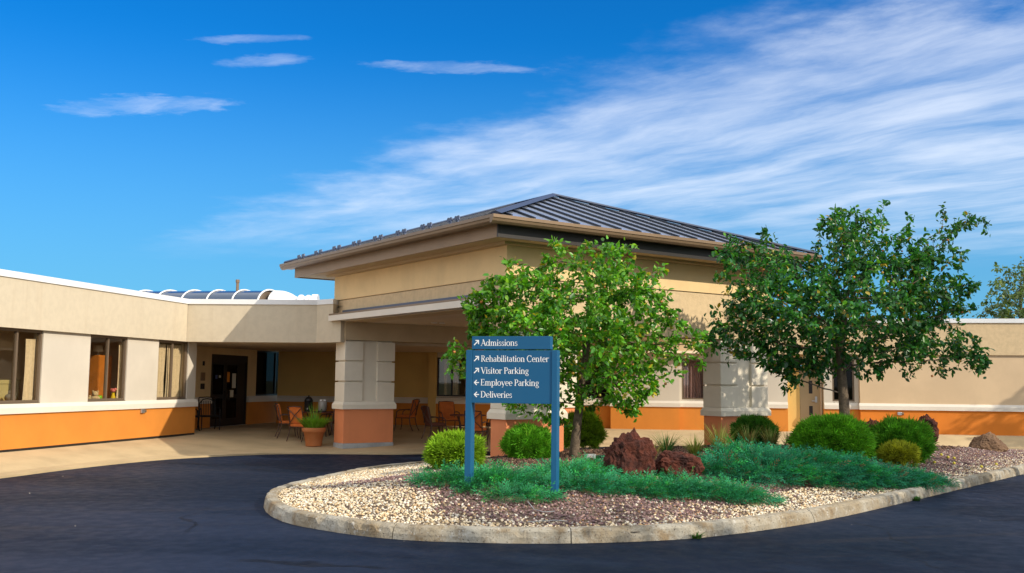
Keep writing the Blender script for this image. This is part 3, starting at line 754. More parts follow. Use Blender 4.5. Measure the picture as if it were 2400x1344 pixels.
for p, q_ in ((R3(EA0, EB0, ZE), R3(AP, BP0, ZR)), (R3(EA1, EB0, ZE), R3(AP, BP0, ZR)), (R3(EA0, EB1, ZE), R3(AP, BP1, ZR)), (R3(EA1, EB1, ZE), R3(AP, BP1, ZR)), (R3(AP, BP0, ZR), R3(AP, BP1, ZR))):
    p, q_ = np.array(p), np.array(q_); d = q_ - p; sd = np.cross(d, (0, 0, 1)); sd /= np.linalg.norm(sd); up = np.cross(sd, d); up /= np.linalg.norm(up)
    m = MB(); vv = []
    for e in (p, q_): vv += [e + sd * .13 + up * .028, e + up * .085, e - sd * .13 + up * .028, e + up * .01]
    m.add(vv, [(0, 1, 5, 4), (1, 2, 6, 5), (2, 3, 7, 6), (3, 0, 4, 7), (0, 3, 2, 1), (4, 5, 6, 7)]); rsub(m, 'hip_cap', M_CAPB)
# snow guards on the left slope
for b_ in [vs_[i] for i in range(3, len(vs_) - 2, 2)]:
    for db in (-.02, .28):
        t_ = .012; bb = b_ + db; a_ = EA0 + (AP - EA0) * t_; z = ZE + (ZR - ZE) * t_
        m = MB().lb(a_, a_ + .02, bb - .03, bb + .03, z + .0, z + .10).lb(a_ + .021, a_ + .14, bb - .015, bb + .015, z, z + .05)
        for sg in (-1, 1): m.tube([(*loc(a_ - .012, bb + sg * .05), z + .115), (*loc(a_ + .012, bb + sg * .05), z + .115)], .052, 10)
        rsub(m, 'snow_guard', M_CAPB)
for px, py in ((1018, 757), (1036, 757.5)):
    p = at(px, py, 3.165); addc(MB().lathe(p, [(0.0, -.004), (.05, -.006), (.085, -.012), (.09, .004)], 16), 'downlight', M_WHITE)

# ================================================================== THINGS ON THE ROOF
sk = thing('barrel_skylight', 'blue glazed barrel vault skylight with white ribs on the flat roof', 'skylight', BW.P(-12, 0, 3.6))
SKO = -.2                                                          # centre line, out from the facade line
sxe = BW.s(612, 695, SKO + 1.0)
def arc(s, k=14, w=1.28, h=.56, z0=4.30):
    return [BW.P(s, SKO + w * math.cos(math.pi * i / k), z0 + h * math.sin(math.pi * i / k)) for i in range(k + 1)]
NP = 8
for i in range(NP):
    s1 = sxe - .985 * i; s0 = s1 - .985
    A0, A1 = arc(s0 + .03), arc(s1 - .03); n = len(A0)
    vs = A0 + A1; fs = [(j, j + 1, n + j + 1, n + j) for j in range(n - 1)]
    reparent(MB().add(vs, fs).build('pane', M_SKYL, None, smooth=True), sk)
for i in range(NP + 1):
    pts = arc(sxe - .985 * i, 16, 1.31, .59); reparent(MB().tube(pts, .032, 6).build('rib', M_CAP, None, smooth=True), sk)
m = MB().prism([BW.xy(sxe - NP, SKO + 1.35), BW.xy(sxe + 1.0, SKO + 1.35), BW.xy(sxe + 1.0, SKO - 1.35), BW.xy(sxe - NP, SKO - 1.35)], 3.59, 4.30)
reparent(m.build('curb', M_CAP), sk)
E_ = arc(sxe - .05, 14, 1.22, .53)
reparent(MB().add(E_, [tuple(range(len(E_)))]).build('end_pane', M_FRAME), sk)
# rounded white hood closing the end
m = MB(); vs, fs = [], []; nk, nj = 14, 8
for j in range(nj + 1):
    e = j / nj; sc_ = math.sqrt(max(0, 1 - e ** 2.2)) if j < nj else .02
    vs += [BW.P(sxe + .12 + .85 * e, SKO - .25 + .98 * math.cos(math.pi * i / nk) * (sc_ * .35 + .65 * (1 if j < nj else 0.2)), 4.30 + .60 * max(sc_, .62 if j < nj else 0) * math.sin(math.pi * i / nk)) for i in range(nk + 1)]
for j in range(nj):
    for i in range(nk): fs.append((j * (nk + 1) + i, j * (nk + 1) + i + 1, (j + 1) * (nk + 1) + i + 1, (j + 1) * (nk + 1) + i))
reparent(MB().add(vs, fs).build('end_hood', M_CAP, None, smooth=True), sk)
vt = thing('roof_vent', 'white ribbed duct with an open hood beside the skylight end', 'vent', BW.P(sxe + 1.3, -.2, 3.6))
c0 = np.array(BW.P(sxe + 1.05, .2, 4.30)); bd = np.append(BW.d, 0)
m = MB().tube([c0, c0 + bd * .22], .30, 18).tube([c0 + bd * .22, c0 + bd * .30], .38, 18).tube([c0 + bd * .30, c0 + bd * .5], .33, 18).tube([c0 + bd * .5, c0 + bd * .57], .37, 18)
m.tube([c0 + bd * .57, c0 + bd * .8 + np.array((0, 0, -.06)), c0 + bd * 1.0 + np.array((0, 0, -.16))], [.30, .27, .22], 18)
reparent(m.build('duct', M_CAP, None, smooth=False), vt)
c1 = c0 + bd * .62 + np.array((0, .3, .12))
m = MB(); vs, fs = [], []
for j in range(2):
    vs += [c1 + bd * (.22 * j) + np.array((0, .30 * math.cos(math.pi * i / 12), .30 * math.sin(math.pi * i / 12))) for i in range(13)]
for i in range(12): fs.append((i, i + 1, 14 + i, 13 + i))
reparent(MB().add(vs, fs).build('hood', M_CAP, None, smooth=True), vt)
pp = atd(556, 690, 37.0); m = MB().tube([(pp[0], pp[1], 3.55), (pp[0], pp[1], atd(556, 662, 37)[2])], .055, 8)
tag(m.tube([(pp[0], pp[1], atd(556, 663, 37)[2]), (pp[0], pp[1], atd(556, 656, 37)[2])], .075, 8).build('vent_pipe', M_GUTTER), 'thin upright vent pipe rising above the barrel skylight', 'pipe')

# ================================================================== INSIDE THE WINDOWS, ON THE WALLS
curtain(LW, LW.s(53, 880, -.28), LW.s(87, 880, -.28), 1.02, 2.40, -.26, M_CURT, 'cream curtain gathered at the right of the leftmost window', waves=5, group='curtains in the wing windows')
curtain(LW, LW.s(273, 880, -.28), LW.s(292, 880, -.28), 1.02, 2.40, -.26, M_CURT, 'cream curtain at the right of the window with the orange wardrobe', waves=4, group='curtains in the wing windows')
curtain(LW, w3[0] + .05, (w3[0] + w3[1]) / 2 - .06, 1.03, 2.5, -.30, M_CURT, 'cream curtain closing the left half of the window nearest the entrance', waves=7, group='curtains in the wing windows')
curtain(LW, (w3[0] + w3[1]) / 2, w3[1] - .02, 1.03, 2.5, -.30, M_CURT, 'cream curtain closing the right half of the window nearest the entrance', waves=7, group='curtains in the wing windows')
curtain(BW, bs(1600) + .03, bs(1650) - .04, 1.05, 2.40, -.22, M_CURTP, 'mauve pleated curtain in the window left of the shaded right column', waves=6, group='curtains in the back facade')
curtain(BW, bs(1037), bs(1044), 1.05, 2.40, -.25, M_CURT, 'narrow cream curtain behind the patio window, left strip', waves=2, group='curtains in the back facade')
curtain(BW, bs(1058), bs(1070), 1.05, 2.40, -.25, M_CURT, 'cream curtain in the middle of the patio window', waves=3, group='curtains in the back facade')
curtain(BW, bs(1085), bs(1108), 1.05, 2.40, -.35, M_ROOM, 'brown curtain at the right of the patio window', waves=5, group='curtains in the back facade')
wd = thing('wardrobe', 'bright orange wooden wardrobe inside the second window', 'wardrobe', LW.P(w2[0] + .9, -.9, .05))
wo = -.62; wa, wb = LW.s(231, 880, wo), LW.s(262, 880, wo); wt_ = LW.z(246, 833, wo)
reparent(MB().wall(LW, wa, wb, .05, wt_, wo - .022, .55).build('carcass', M_WOOD), wd)
hm = (wa + wb) / 2
for p, q_ in ((wa + .01, hm - .008), (hm + .008, wb - .01)): reparent(MB().wall(LW, p, q_, .10, wt_ - .03, wo, .02).build('door', M_WOOD, None, bevel=.006), wd)
reparent(MB().box(LW.P(hm - .05, wo + .02, 1.35), np.append(LW.d, 0) * .012, np.append(LW.n, 0) * .015, (0, 0, .07)).build('handle', M_STEEL), wd)
lp = thing('table_lamp', 'small cream shaded lamp on top of the orange wardrobe', 'lamp', LW.P(hm, wo - .25, wt_))
reparent(MB().lathe(LW.P(hm - .05, wo - .2, wt_), [(.0, 0), (.06, 0), (.06, .015), (.015, .03), (.015, .10)], 12).build('lamp_base', M_TRIM), lp)
reparent(MB().lathe(LW.P(hm - .05, wo - .2, wt_), [(.13, .09), (.10, .25), (.0, .25)], 16).build('lamp_shade', M_CURT, None, smooth=True), lp)
M_PLUSH = mat('cream_plush', (.62, .50, .32), 1.0, bump=(60, .8, 4, .01)); M_LIME = mat('lime_glaze', (.20, .55, .02), .4); M_YGL = mat('yellow_glaze', (.80, .62, .02), .35)
M_PINK = mat('pink_petal', (.75, .22, .22), .8); M_HEADB = mat('pale_yellow_paint', (.55, .50, .24), .7, var=(3, .1))
def blob(c, r, k=12):
    m = MB(); vs, fs = [], []
    for i in range(k // 2 + 1):
        th = math.pi * i / (k // 2)
        vs += [(c[0] + r[0] * math.sin(th) * math.cos(2 * math.pi * j / k), c[1] + r[1] * math.sin(th) * math.sin(2 * math.pi * j / k), c[2] + r[2] * math.cos(th)) for j in range(k)]
    for i in range(k // 2):
        for j in range(k): fs.append((i * k + j, i * k + (j + 1) % k, (i + 1) * k + (j + 1) % k, (i + 1) * k + j))
    return m.add(vs, fs)
def cat_blobs(lst):
    m = MB()
    for c, r in lst: b_ = blob(c, r); m.add(b_.v, b_.f)
    return m
def sillp(px, o=-.28): return np.array(LW.P(LW.s(px, 930, o), o, 1.0))
shelf = MB().wall(LW, w2[0], w2[1], .97, 1.0, -.315, .2)
reparent(shelf.build('inner_sill', M_TRIM), wing)
p = sillp(222); tb = thing('stuffed_toy', 'cream plush teddy lying on the sill of the second window', 'toy', p)
reparent(cat_blobs([(p + (0, 0, .07), (.11, .1, .07)), (p + (.08, .0, .06), (.05, .05, .05))]).build('body', M_PLUSH, None, smooth=True), tb)
reparent(cat_blobs([(p + (.02, -.02, .17), (.08, .07, .07)), (p + (-.04, -.02, .23), (.025, .02, .025)), (p + (.08, -.02, .23), (.025, .02, .025)), (p + (.03, -.09, .16), (.03, .03, .025))]).build('head', M_PLUSH, None, smooth=True), tb)
p = sillp(209); st_ = thing('stuffed_toy', 'tiny cream plush ball at the left end of the sill', 'toy', p)
reparent(cat_blobs([(p + (0, 0, .05), (.055, .05, .05)), (p + (.02, 0, .11), (.03, .03, .03))]).build('body', M_PLUSH, None, smooth=True), st_)
p = sillp(233); tag(MB().lathe(p, [(0, 0), (.05, 0), (.075, .05), (.07, .12), (.055, .13), (.05, .10)], 16).build('flower_pot', M_LIME, None, smooth=True), 'small lime green pot on the sill of the second window', 'pot')
p = sillp(265); vz = thing('vase', 'yellow vase holding a pink flower on the window sill', 'vase', p)
reparent(MB().lathe(p, [(0, 0), (.05, 0), (.06, .07), (.035, .15), (.04, .19)], 14).build('vase_body', M_YGL, None, smooth=True), vz)
reparent(cat_blobs([(p + (.0, 0, .25), (.06, .06, .05)), (p + (.05, 0, .28), (.04, .04, .035)), (p + (-.05, .02, .27), (.04, .04, .03))]).build('flower', M_PINK, None, smooth=True), vz)
hb_ = thing('headboard', 'pale yellow panelled headboard inside the leftmost window', 'headboard', LW.P(w1[1] - 1.6, -.9, .05))
ho = -.8; ha, hb2 = LW.s(2, 900, ho) - .8, LW.s(46, 900, ho); hz = LW.z(25, 893, ho)
reparent(MB().wall(LW, ha, hb2, .06, hz, ho, .06).build('panel', M_HEADB, None, bevel=.01), hb_)
reparent(MB().wall(LW, ha, hb2 + .02, hz - .07, hz + .02, ho + .02, .10).build('rail', M_HEADB, None, bevel=.01), hb_)
p = np.array(LW.P(LW.s(24, 935, -.5), -.5, 1.0)); tag(cat_blobs([(p + (0, 0, .10), (.12, .12, .10)), (p + (.02, -.02, .22), (.06, .06, .06))]).build('stuffed_toy', mat('grey_plush', (.18, .17, .16), 1.0), None, smooth=True), 'grey plush toy in front of the yellow headboard', 'toy')
# fittings on the orange walls
def wallfit(f, px, py, o, label):
    s, z = f.hit(px, py, o); t_ = thing('wall_fitting', label, 'wall fitting', f.P(s, o, z), 'small fittings on the orange base walls')
    reparent(MB().wall(f, s - .10, s + .04, z - .05, z + .05, o + .06, .06).build('body', M_STEEL, None, bevel=.012), t_)
    reparent(MB().tube([f.P(s + .04, o + .03, z), f.P(s + .10, o + .03, z)], .045, 10).build('nozzle', M_GUTTER), t_)
wallfit(LW, 333, 964, -.05, 'small grey fitting on the orange wall left of the entrance')
wallfit(BW, 2110, 970, .20, 'small grey fitting on the far right orange wall')
for px, py, w_, h_, ma, lab in ((476, 883, .12, .13, M_FASCIA, 'brown plate on the wall left of the entrance door, the upper one'), (475, 906, .11, .09, M_BLACK, 'dark intercom box below the brown plate by the door'), (478, 852, .05, .07, M_BLACK, 'tiny dark sensor high on the wall beside the door')):
    s, z = LW.hit(px, py, DWO); tag(MB().wall(LW, s - w_, s + w_, z - h_, z + h_, DWO + .012, .03).build('wall_plate', ma, None, bevel=.006), lab, 'wall plate')
for px, py, w_, h_, ma, lab in ((536, 884, .085, .17, M_PAPERO, 'narrow orange notice on the glass of the right door leaf'), (549, 893, .13, .25, M_PAPER, 'tall cream poster at the right edge of the door glass'), (543, 923, .13, .12, M_PAPER, 'cream sheet at handle height on the right door leaf'),
                                (516, 883, .06, .04, M_PAPER, 'small pale sticker on the left door leaf'), (508, 884, .07, .07, mat('blue_print', (.10, .12, .28), .7), 'small blue sticker on the left door leaf')):
    s, z = LW.hit(px, py, DWO - .04); tag(MB().wall(LW, s - w_, s + w_, z - h_, z + h_, DWO - .045, .008).build('notice', ma), lab, 'notice')
tl_z = LW.z(660, 912, DWO - 1.0); tls = LW.s(645, 912, DWO - 1.0)
tl = thing('table_lamp', 'table lamp with pale shade glowing dimly behind the dark entrance window', 'lamp', LW.P(tls, DWO - 1.0, .8))
reparent(MB().lathe(LW.P(tls, DWO - 1, .75), [(0, 0), (.1, 0), (.1, .02), (.03, .05), (.05, .2), (.02, .34)], 14).build('lamp_base', M_PAPER), tl)
reparent(MB().lathe(LW.P(tls, DWO - 1, .75), [(.24, .30), (.12, .62), (0, .62)], 18).build('lamp_shade', M_PAPER, None, smooth=True), tl)
ct = thing('side_table', 'low dark table carrying the lamp behind the entrance window', 'table', LW.P(tls, DWO - 1, 0))
reparent(MB().wall(LW, tls - .4, tls + .4, .71, .748, DWO - .6, .8).build('tabletop', M_FRAME), ct)
for e in (-.36, .33):
    for o in (-.62, -1.34): reparent(MB().wall(LW, tls + e, tls + e + .04, .03, .71, DWO + o, .04).build('leg', M_FRAME), ct)

# ================================================================== THE SIGN
SG0, SG1 = gnd(1096, 1152), gnd(1300, 1162)
sd_ = dirv(105.5); SGm = (SG0[:2] + SG1[:2]) / 2
SG = Frame(SGm, sd_, (sd_[1], -sd_[0]))
if SG.n[1] > 0: SG.n = -SG.n
sign = thing('direction_sign', 'blue two-post direction sign with white lettering in the gravel bed', 'sign', (SGm[0], SGm[1], SG0[2]))
adds = lambda m, name, ma, **k: reparent(m.build(name, ma, None, **k), sign)
sL0, sL1 = SG.s(1090, 1000), SG.s(1104, 1000); sR0, sR1 = SG.s(1292, 1000), SG.s(1305, 1000)
zT = SG.z(1200, 821); zP = SG.z(1200, 946); zA = SG.z(1200, 788.5); zB = SG.z(1200, 819)
pd = .17
for s0, s1 in ((sL0, sL1), (sR0, sR1)): adds(MB().wall(SG, s0, s1, min(SG0[2], SG1[2]) - .12, zT + .0, .0, pd), 'post', M_SIGN, bevel=.004)
adds(MB().wall(SG, sL1 + .002, sR0 - .002, zP, zT - .003, -.012, pd - .03), 'panel', M_SIGN, bevel=.003)
adds(MB().wall(SG, SG.s(1106, 805), SG.s(1290, 805), zB, zA, -.004, pd - .02), 'top_panel', M_SIGN, bevel=.003)
for s0, s1 in ((sL0, sL1), (sR0, sR1)):                                          # dark collars at the feet
    c_ = SG.P((s0 + s1) / 2, -pd / 2, 0); z_ = float(zi(c_[0], c_[1]))
    adds(MB().prism([SG.xy(s0 - .05, .05), SG.xy(s1 + .09, .05), SG.xy(s1 + .09, -pd - .05), SG.xy(s0 - .05, -pd - .05)], z_ - .1, z_ + .035), 'post_footing', M_BLACK)

TH, TN, SF = .135, .055, .045
def S(*p, w=None): return ('S', p, w)                      # straight stroke
def E(cx, cy, rx, ry, a0, a1, k=TH, t=TN): return ('E', cx, cy, rx, ry, a0, a1, k, t)
def stem(x, y0, y1, top='l', bot='b'):
    o = [S((x, y0), (x, y1), w=TH)]
    if bot == 'b': o.append(S((x - .15, y0 + .02), (x + .15, y0 + .02), w=SF))
    if top == 'b': o.append(S((x - .15, y1 - .02), (x + .15, y1 - .02), w=SF))
    if top == 'l': o.append(S((x - .15, y1 - .05), (x + .03, y1 - .015), w=SF))
    return o
ser = lambda x, y, h=.13: S((x - h, y), (x + h, y), w=SF)
GL = {
 'A': ([S((.09, 0), (.40, 1.0), w=TN), S((.37, 1.02), (.72, 0), w=TH + .02), S((.20, .34), (.60, .34), w=TN), ser(.08, .02), ser(.72, .02, .15)], .82),
 'd': ([E(.28, .33, .21, .33, 0, 360)] + stem(.53, 0, 1.0, 'l', '') + [S((.55, .03), (.68, .06), w=SF)], .70),
 'm': (stem(.14, 0, .66) + [E(.31, .42, .17, .23, 0, 170)] + stem(.49, 0, .44, '') + [E(.66, .42, .17, .23, 0, 170)] + stem(.84, 0, .44, ''), 1.0),
 'i': (stem(.15, 0, .66) + [S((.15, .83), (.15, .97), w=TH + .01)], .31),
 's': ([E(.21, .49, .13, .155, 30, 260, .10), E(.21, .17, .15, .165, 85, -150, .10), S((.33, .50), (.34, .64), w=SF), S((.06, .02), (.06, .18), w=SF)], .44),
 'o': ([E(.31, .33, .24, .33, 0, 360)], .64),
 'n': (stem(.14, 0, .66) + [E(.33, .42, .19, .23, 0, 170)] + stem(.52, 0, .44, ''), .69),
 'R': (stem(.15, 0, 1.0, 'b') + [E(.28, .74, .25, .24, -90, 90), S((.13, .98), (.30, .98), w=TN), S((.15, .50), (.30, .50), w=TN), S((.34, .50), (.64, .02), w=TH), S((.60, .02), (.80, .02), w=SF)], .76),
 'e': ([E(.30, .33, .22, .33, 0, 310), S((.10, .36), (.54, .36), w=TN)], .58),
 'h': (stem(.14, 0, 1.0) + [E(.33, .42, .19, .23, 0, 170)] + stem(.52, 0, .44, ''), .69),
 'a': (stem(.42, .04, .46, '', '') + [E(.26, .46, .16, .19, 0, 150), E(.24, .19, .17, .18, 60, 330), S((.43, .03), (.56, .06), w=SF)], .56),
 'b': (stem(.14, 0.03, 1.0, 'l', '') + [E(.38, .33, .22, .33, 0, 360)], .66),
 'l': (stem(.15, 0, 1.0), .31),
 't': ([S((.18, .10), (.18, .84), w=TH), S((.03, .63), (.36, .63), w=SF), E(.30, .12, .12, .11, 180, 320, .08)], .40),
 'C': ([E(.45, .5, .37, .5, 42, 318, .15), S((.74, .70), (.74, .98), w=SF)], .82),
 'r': (stem(.14, 0, .66) + [E(.32, .44, .17, .20, 50, 170)] + [S((.40, .56), (.46, .62), w=.11)], .48),
 'V': ([S((.07, 1), (.40, 0), w=TH + .02), S((.40, 0), (.70, 1), w=TN), ser(.08, .98, .15), ser(.70, .98)], .76),
 'P': (stem(.15, 0, 1.0, 'b') + [E(.28, .72, .27, .26, -90, 90), S((.13, .98), (.30, .98), w=TN), S((.15, .46), (.30, .46), w=TN)], .62),
 'k': (stem(.14, 0, 1.0) + [S((.17, .28), (.50, .63), w=TN), S((.26, .38), (.56, .02), w=TH), ser(.50, .64), ser(.60, .02)], .66),
 'g': ([E(.26, .45, .17, .20, 0, 360, .11), E(.28, -.14, .22, .15, 0, 360, .09), S((.16, .27), (.12, .12), w=.07), S((.12, .09), (.40, .02), w=.10), S((.40, .60), (.54, .64), w=.06)], .56),
 'E': (stem(.15, 0, 1.0, 'b') + [S((.10, .97), (.60, .97), w=.06), S((.15, .51), (.50, .51), w=.05), S((.10, .03), (.63, .03), w=.06), S((.59, .97), (.59, .78), w=SF), S((.62, .03), (.62, .24), w=SF), S((.50, .60), (.50, .42), w=SF)], .70),
 'p': (stem(.14, -.30, .66) + [E(.38, .33, .22, .33, 0, 360)], .66),
 'y': ([S((.09, .64), (.32, .02), w=TH), S((.56, .64), (.24, -.22), w=TN), S((.12, -.24), (.25, -.24), w=.09), ser(.10, .64), ser(.56, .64, .1)], .62),
 'D': (stem(.15, 0, 1.0, 'b') + [E(.30, .5, .44, .48, -90, 90, .15), S((.13, .98), (.32, .98), w=TN), S((.13, .02), (.32, .02), w=TN)], .86),
 'v': ([S((.08, .64), (.30, .02), w=TH), S((.30, .02), (.50, .64), w=TN), ser(.09, .64), ser(.50, .64, .1)], .56),
 ' ': ([], .30),
}
def glyphs(f, txt, s0, z0, cap, out, wscale=.86):
    m = MB(); x = 0.0; lay = [0]
    def quad(pts):
        lay[0] += 1; o = out + .0004 * (lay[0] % 5)
        m.add([f.P(s0 + p[0] * cap * wscale, o, z0 + p[1] * cap) for p in pts], [tuple(range(len(pts)))])
    for ch in txt:
        st, adv = GL[ch]
        for k in st:
            if k[0] == 'S':
                (ax, ay), (bx, by) = k[1][:2]; w = k[2]; d = np.array((bx - ax, by - ay)); d /= np.linalg.norm(d); nn = np.array((-d[1], d[0])) * w / 2
                if abs(d[0]) > .25 and abs(d[1]) > .25: nn = np.array((w / 2 / abs(d[1]) * (1 if abs(d[1]) > .4 else .6), 0))
                quad([(x + ax + nn[0], ay + nn[1]), (x + bx + nn[0], by + nn[1]), (x + bx - nn[0], by - nn[1]), (x + ax - nn[0], ay - nn[1])])
            else:
                _, cx, cy, rx, ry, a0, a1, kk, tn = k; n = max(6, int(abs(a1 - a0) / 18)); pr = None
                for i in range(n + 1):
                    a = rad(a0 + (a1 - a0) * i / n); w = tn + (kk - tn) * abs(math.cos(a)) ** 1.5
                    pi_ = (x + cx + (rx - w / 2) * math.cos(a), cy + (ry - w / 2) * math.sin(a)); po = (x + cx + (rx + w / 2) * math.cos(a), cy + (ry + w / 2) * math.sin(a))
                    if pr: quad([pr[0], pr[1], po, pi_])
                    pr = (pi_, po)
        x += adv
    return m, x * cap * wscale
def sizeof(txt): return sum(GL[c][1] for c in txt)
LINES = [('Admissions', 1127, 1213, 803.5, 'u', -.004), ('Rehabilitation Center', 1127, 1286, 841, 'u', -.012), ('Visitor Parking', 1127, 1239, 869, 'u', -.012), ('Employee Parking', 1126, 1263, 897, 'l', -.012), ('Deliveries', 1126, 1200, 925, 'l', -.012)]
for txt, x0, x1, yc, ar, o in LINES:
    s0, s1 = SG.s(x0, yc), SG.s(x1, yc); cap = .0905
    zc = SG.z((x0 + x1) / 2, yc) - cap / 2
    ws = (s1 - s0) / (sizeof(txt) * cap)
    m, _ = glyphs(SG, txt, s0, zc, cap, o + .002, ws)
    adds(m, 'lettering', M_WHITE, recalc=False)
    ac, az_ = SG.hit(1117, yc, o); m = MB()
    def bar(p, q_, w):
        d = np.array(q_) - np.array(p); d = d / np.linalg.norm(d); nn = np.array((-d[1], d[0])) * w / 2
        bar.k += 1; oo = o + .002 + .0004 * bar.k
        m.add([SG.P(ac + a_[0], oo, az_ + a_[1]) for a_ in (np.array(p) + nn, np.array(q_) + nn, np.array(q_) - nn, np.array(p) - nn)], [(0, 1, 2, 3)])
    bar.k = 0
    if ar == 'u': bar((-.036, -.036), (.022, .022), .016); bar((-.018, .031), (.036, .031), .015); bar((.030, .038), (.030, -.022), .015)
    else: bar((-.030, 0), (.038, 0), .014); bar((-.036, -.004), (.004, .036), .015); bar((-.036, .004), (.004, -.036), .015)
    adds(m, 'arrow', M_WHITE, recalc=False)

# ================================================================== PATIO FURNITURE
def chair_proto(name, label, cush, metal, iron=False):
    """faces +x; 0.56 wide, 0.98 high"""
    r = thing(name, label, 'chair')
    w = .27
    if not iron:
        MB().box((.02, 0, .46), (.25, 0, 0), (0, .25, 0), (0, 0, .045)).build('seat', cush, r, bevel=.03)
        MB().box((-.25, 0, .745), (.035, 0, -.005), (0, .235, 0), (-.055, 0, .245)).build('backrest', cush, r, bevel=.03)
    else:
        m = MB()
        for k in range(7): m.tube([(-.22, -.21 + .07 * k, .43), (.24, -.21 + .07 * k, .44)], .012, 5)
        m.tube([(-.22, -.24, .43), (.25, -.24, .44), (.25, .24, .44), (-.22, .24, .43), (-.22, -.24, .43)], .016, 6); m.build('seat', metal, r)
        m = MB()
        for k in range(6): m.tube([(-.24, -.17 + .068 * k, .45), (-.31, -.17 + .068 * k, .88)], .010, 5)
        m.tube([(-.23, -.22, .44), (-.30, -.22, .82), (-.325, -.12, .93), (-.33, 0, .95), (-.325, .12, .93), (-.30, .22, .82), (-.23, .22, .44)], .017, 6); m.build('backrest', metal, r)
    m = MB()
    for s in (-1, 1): m.tube([(-.20, s * w * .95, .40), (-.30, s * w * .95, .80), (-.345, s * w * .9, .985)], .016, 6)
    m.tube([(-.345, -w * .9, .985), (-.36, 0, 1.0), (-.345, w * .9, .985)], .016, 6)
    if not iron:
        m.tube([(-.255, -w * .93, .50), (-.335, 0, .74), (-.37, w * .9, .94)], .013, 6); m.tube([(-.255, w * .93, .50), (-.335, 0, .742), (-.37, -w * .9, .94)], .013, 6)
    m.tube([(-.21, -w, .41), (.26, -w, .41)], .014, 6).tube([(-.21, w, .41), (.26, w, .41)], .014, 6).tube([(-.21, -w, .41), (-.21, w, .41)], .014, 6).tube([(.26, -w, .41), (.26, w, .41)], .014, 6)
    m.build('frame', metal, r)
    for s in (-1, 1):
        MB().tube([(-.27, s * w, .66), (-.10, s * w * 1.08, .68), (.14, s * w * 1.08, .66), (.22, s * w * 1.05, .60), (.24, s * w, .41)], .017, 6).build('armrest', metal, r)
        MB().tube([(.26, s * w, .42), (.25, s * w, .2), (.29, s * w, .0)], [.017, .016, .015], 6).build('leg', metal, r)
        MB().tube([(-.20, s * w, .42), (-.24, s * w, .2), (-.33, s * w, .0)], [.017, .016, .015], 6).build('leg', metal, r)
    return r
def walk_z(x, y):
    o = Vector((x, y, 5)); hit = walk.ray_cast(o, Vector((0, 0, -1)))
    return hit[1].z if hit[0] else 0.0
bpy.context.view_layer.update()
def place(o, x, y, az, label=None):
    o.location = (x, y, walk_z(x, y)); o.rotation_euler = (0, 0, rad(az))
    if label: o['label'] = label
    return o
GRP = 'cushioned patio chairs under the entrance roof'
ch0 = chair_proto('patio_chair', '', M_CUSH, M_CHAIRM); ch0['group'] = GRP
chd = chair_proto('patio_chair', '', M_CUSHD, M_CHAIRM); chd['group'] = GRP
def px_pos(px, py, z): p = at(px, py, z); return p[0], p[1]
P_ = [(ch0, -5.98, 28.8, 62, 'patio chair with bright orange back cushion seen from behind the potted plant'),
      (ch0, -6.55, 29.5, 20, 'rust cushioned patio chair seen side-on left of the orange-backed chair'),
      (chd, -5.35, 30.1, 150, 'dark patio chair half hidden behind the potted plant'),
      (chd, -4.75, 29.3, 170, 'dark patio chair tucked against the block column by the planter'),
      (ch0, -3.35, 32.2, 165, 'rust patio chair seen side-on just right of the near block column'),
      (chd, -2.25, 29.9, 25, 'dark brown patio chair seen side-on left of the round table'),
      (ch0, -1.95, 31.7, -70, 'rust cushioned patio chair facing out behind the round table'),
      (ch0, -1.0, 29.1, 75, 'patio chair with crossed back seen between sign and column'),
      (chd, -.45, 30.6, 190, 'dark patio chair at the far right of the round table')]
used_ = set()
for pro, x, y, a_, lab in P_:
    o = pro if id(pro) not in used_ else copy_tree(pro); used_.add(id(pro)); place(o, x, y, a_, lab)
irn = chair_proto('iron_chair', '', None, M_IRON, True); irn['group'] = 'black iron chairs by the entrance door'
place(irn, -9.35, 31.1, -60, 'black iron armchair in front of the left door leaf'); place(copy_tree(irn), -9.75, 30.5, 20, 'black iron armchair half hidden behind the end of the wing wall')
def table(x, y, label, r_=.55):
    t_ = thing('patio_table', label, 'table', (x, y, walk_z(x, y)), 'round patio tables')
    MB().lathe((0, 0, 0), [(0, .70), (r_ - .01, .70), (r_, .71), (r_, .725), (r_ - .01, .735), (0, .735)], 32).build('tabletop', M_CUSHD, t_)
    for k in range(4):
        a_ = math.pi / 4 + k * math.pi / 2; c, s = math.cos(a_), math.sin(a_)
        MB().tube([(c * .42, s * .42, .70), (c * .30, s * .30, .40), (c * .40, s * .40, .0)], .018, 6).build('leg', M_CHAIRM, t_)
    MB().tube([(.3 * math.cos(k * math.pi / 8), .3 * math.sin(k * math.pi / 8), .40) for k in range(17)], .012, 5).build('ring_brace', M_CHAIRM, t_)
    return t_
T1_ = table(-5.75, 30.1, 'round patio table with a water dispenser behind the planter'); T2_ = table(-1.30, 30.4, 'round patio table between the brown chairs near the sign')
tz = T1_.location[2] + .735
wdz = thing('water_dispenser', 'clear plastic drink dispenser with two pale lids on the patio table', 'dispenser', (-5.62, 29.95, tz))
MB().lathe((0, 0, 0), [(0, .03), (.115, .03), (.13, .06), (.13, .30), (.11, .33), (0, .33)], 20).build('tank', mat('frosted_plastic', (.34, .33, .30), .35, spec=.6), wdz, smooth=True)
MB().lathe((-.055, 0, .33), [(.045, 0), (.045, .035), (0, .035)], 12).build('lid', M_WHITE, wdz); MB().lathe((.055, 0, .33), [(.045, 0), (.045, .035), (0, .035)], 12).build('lid', M_WHITE, wdz)
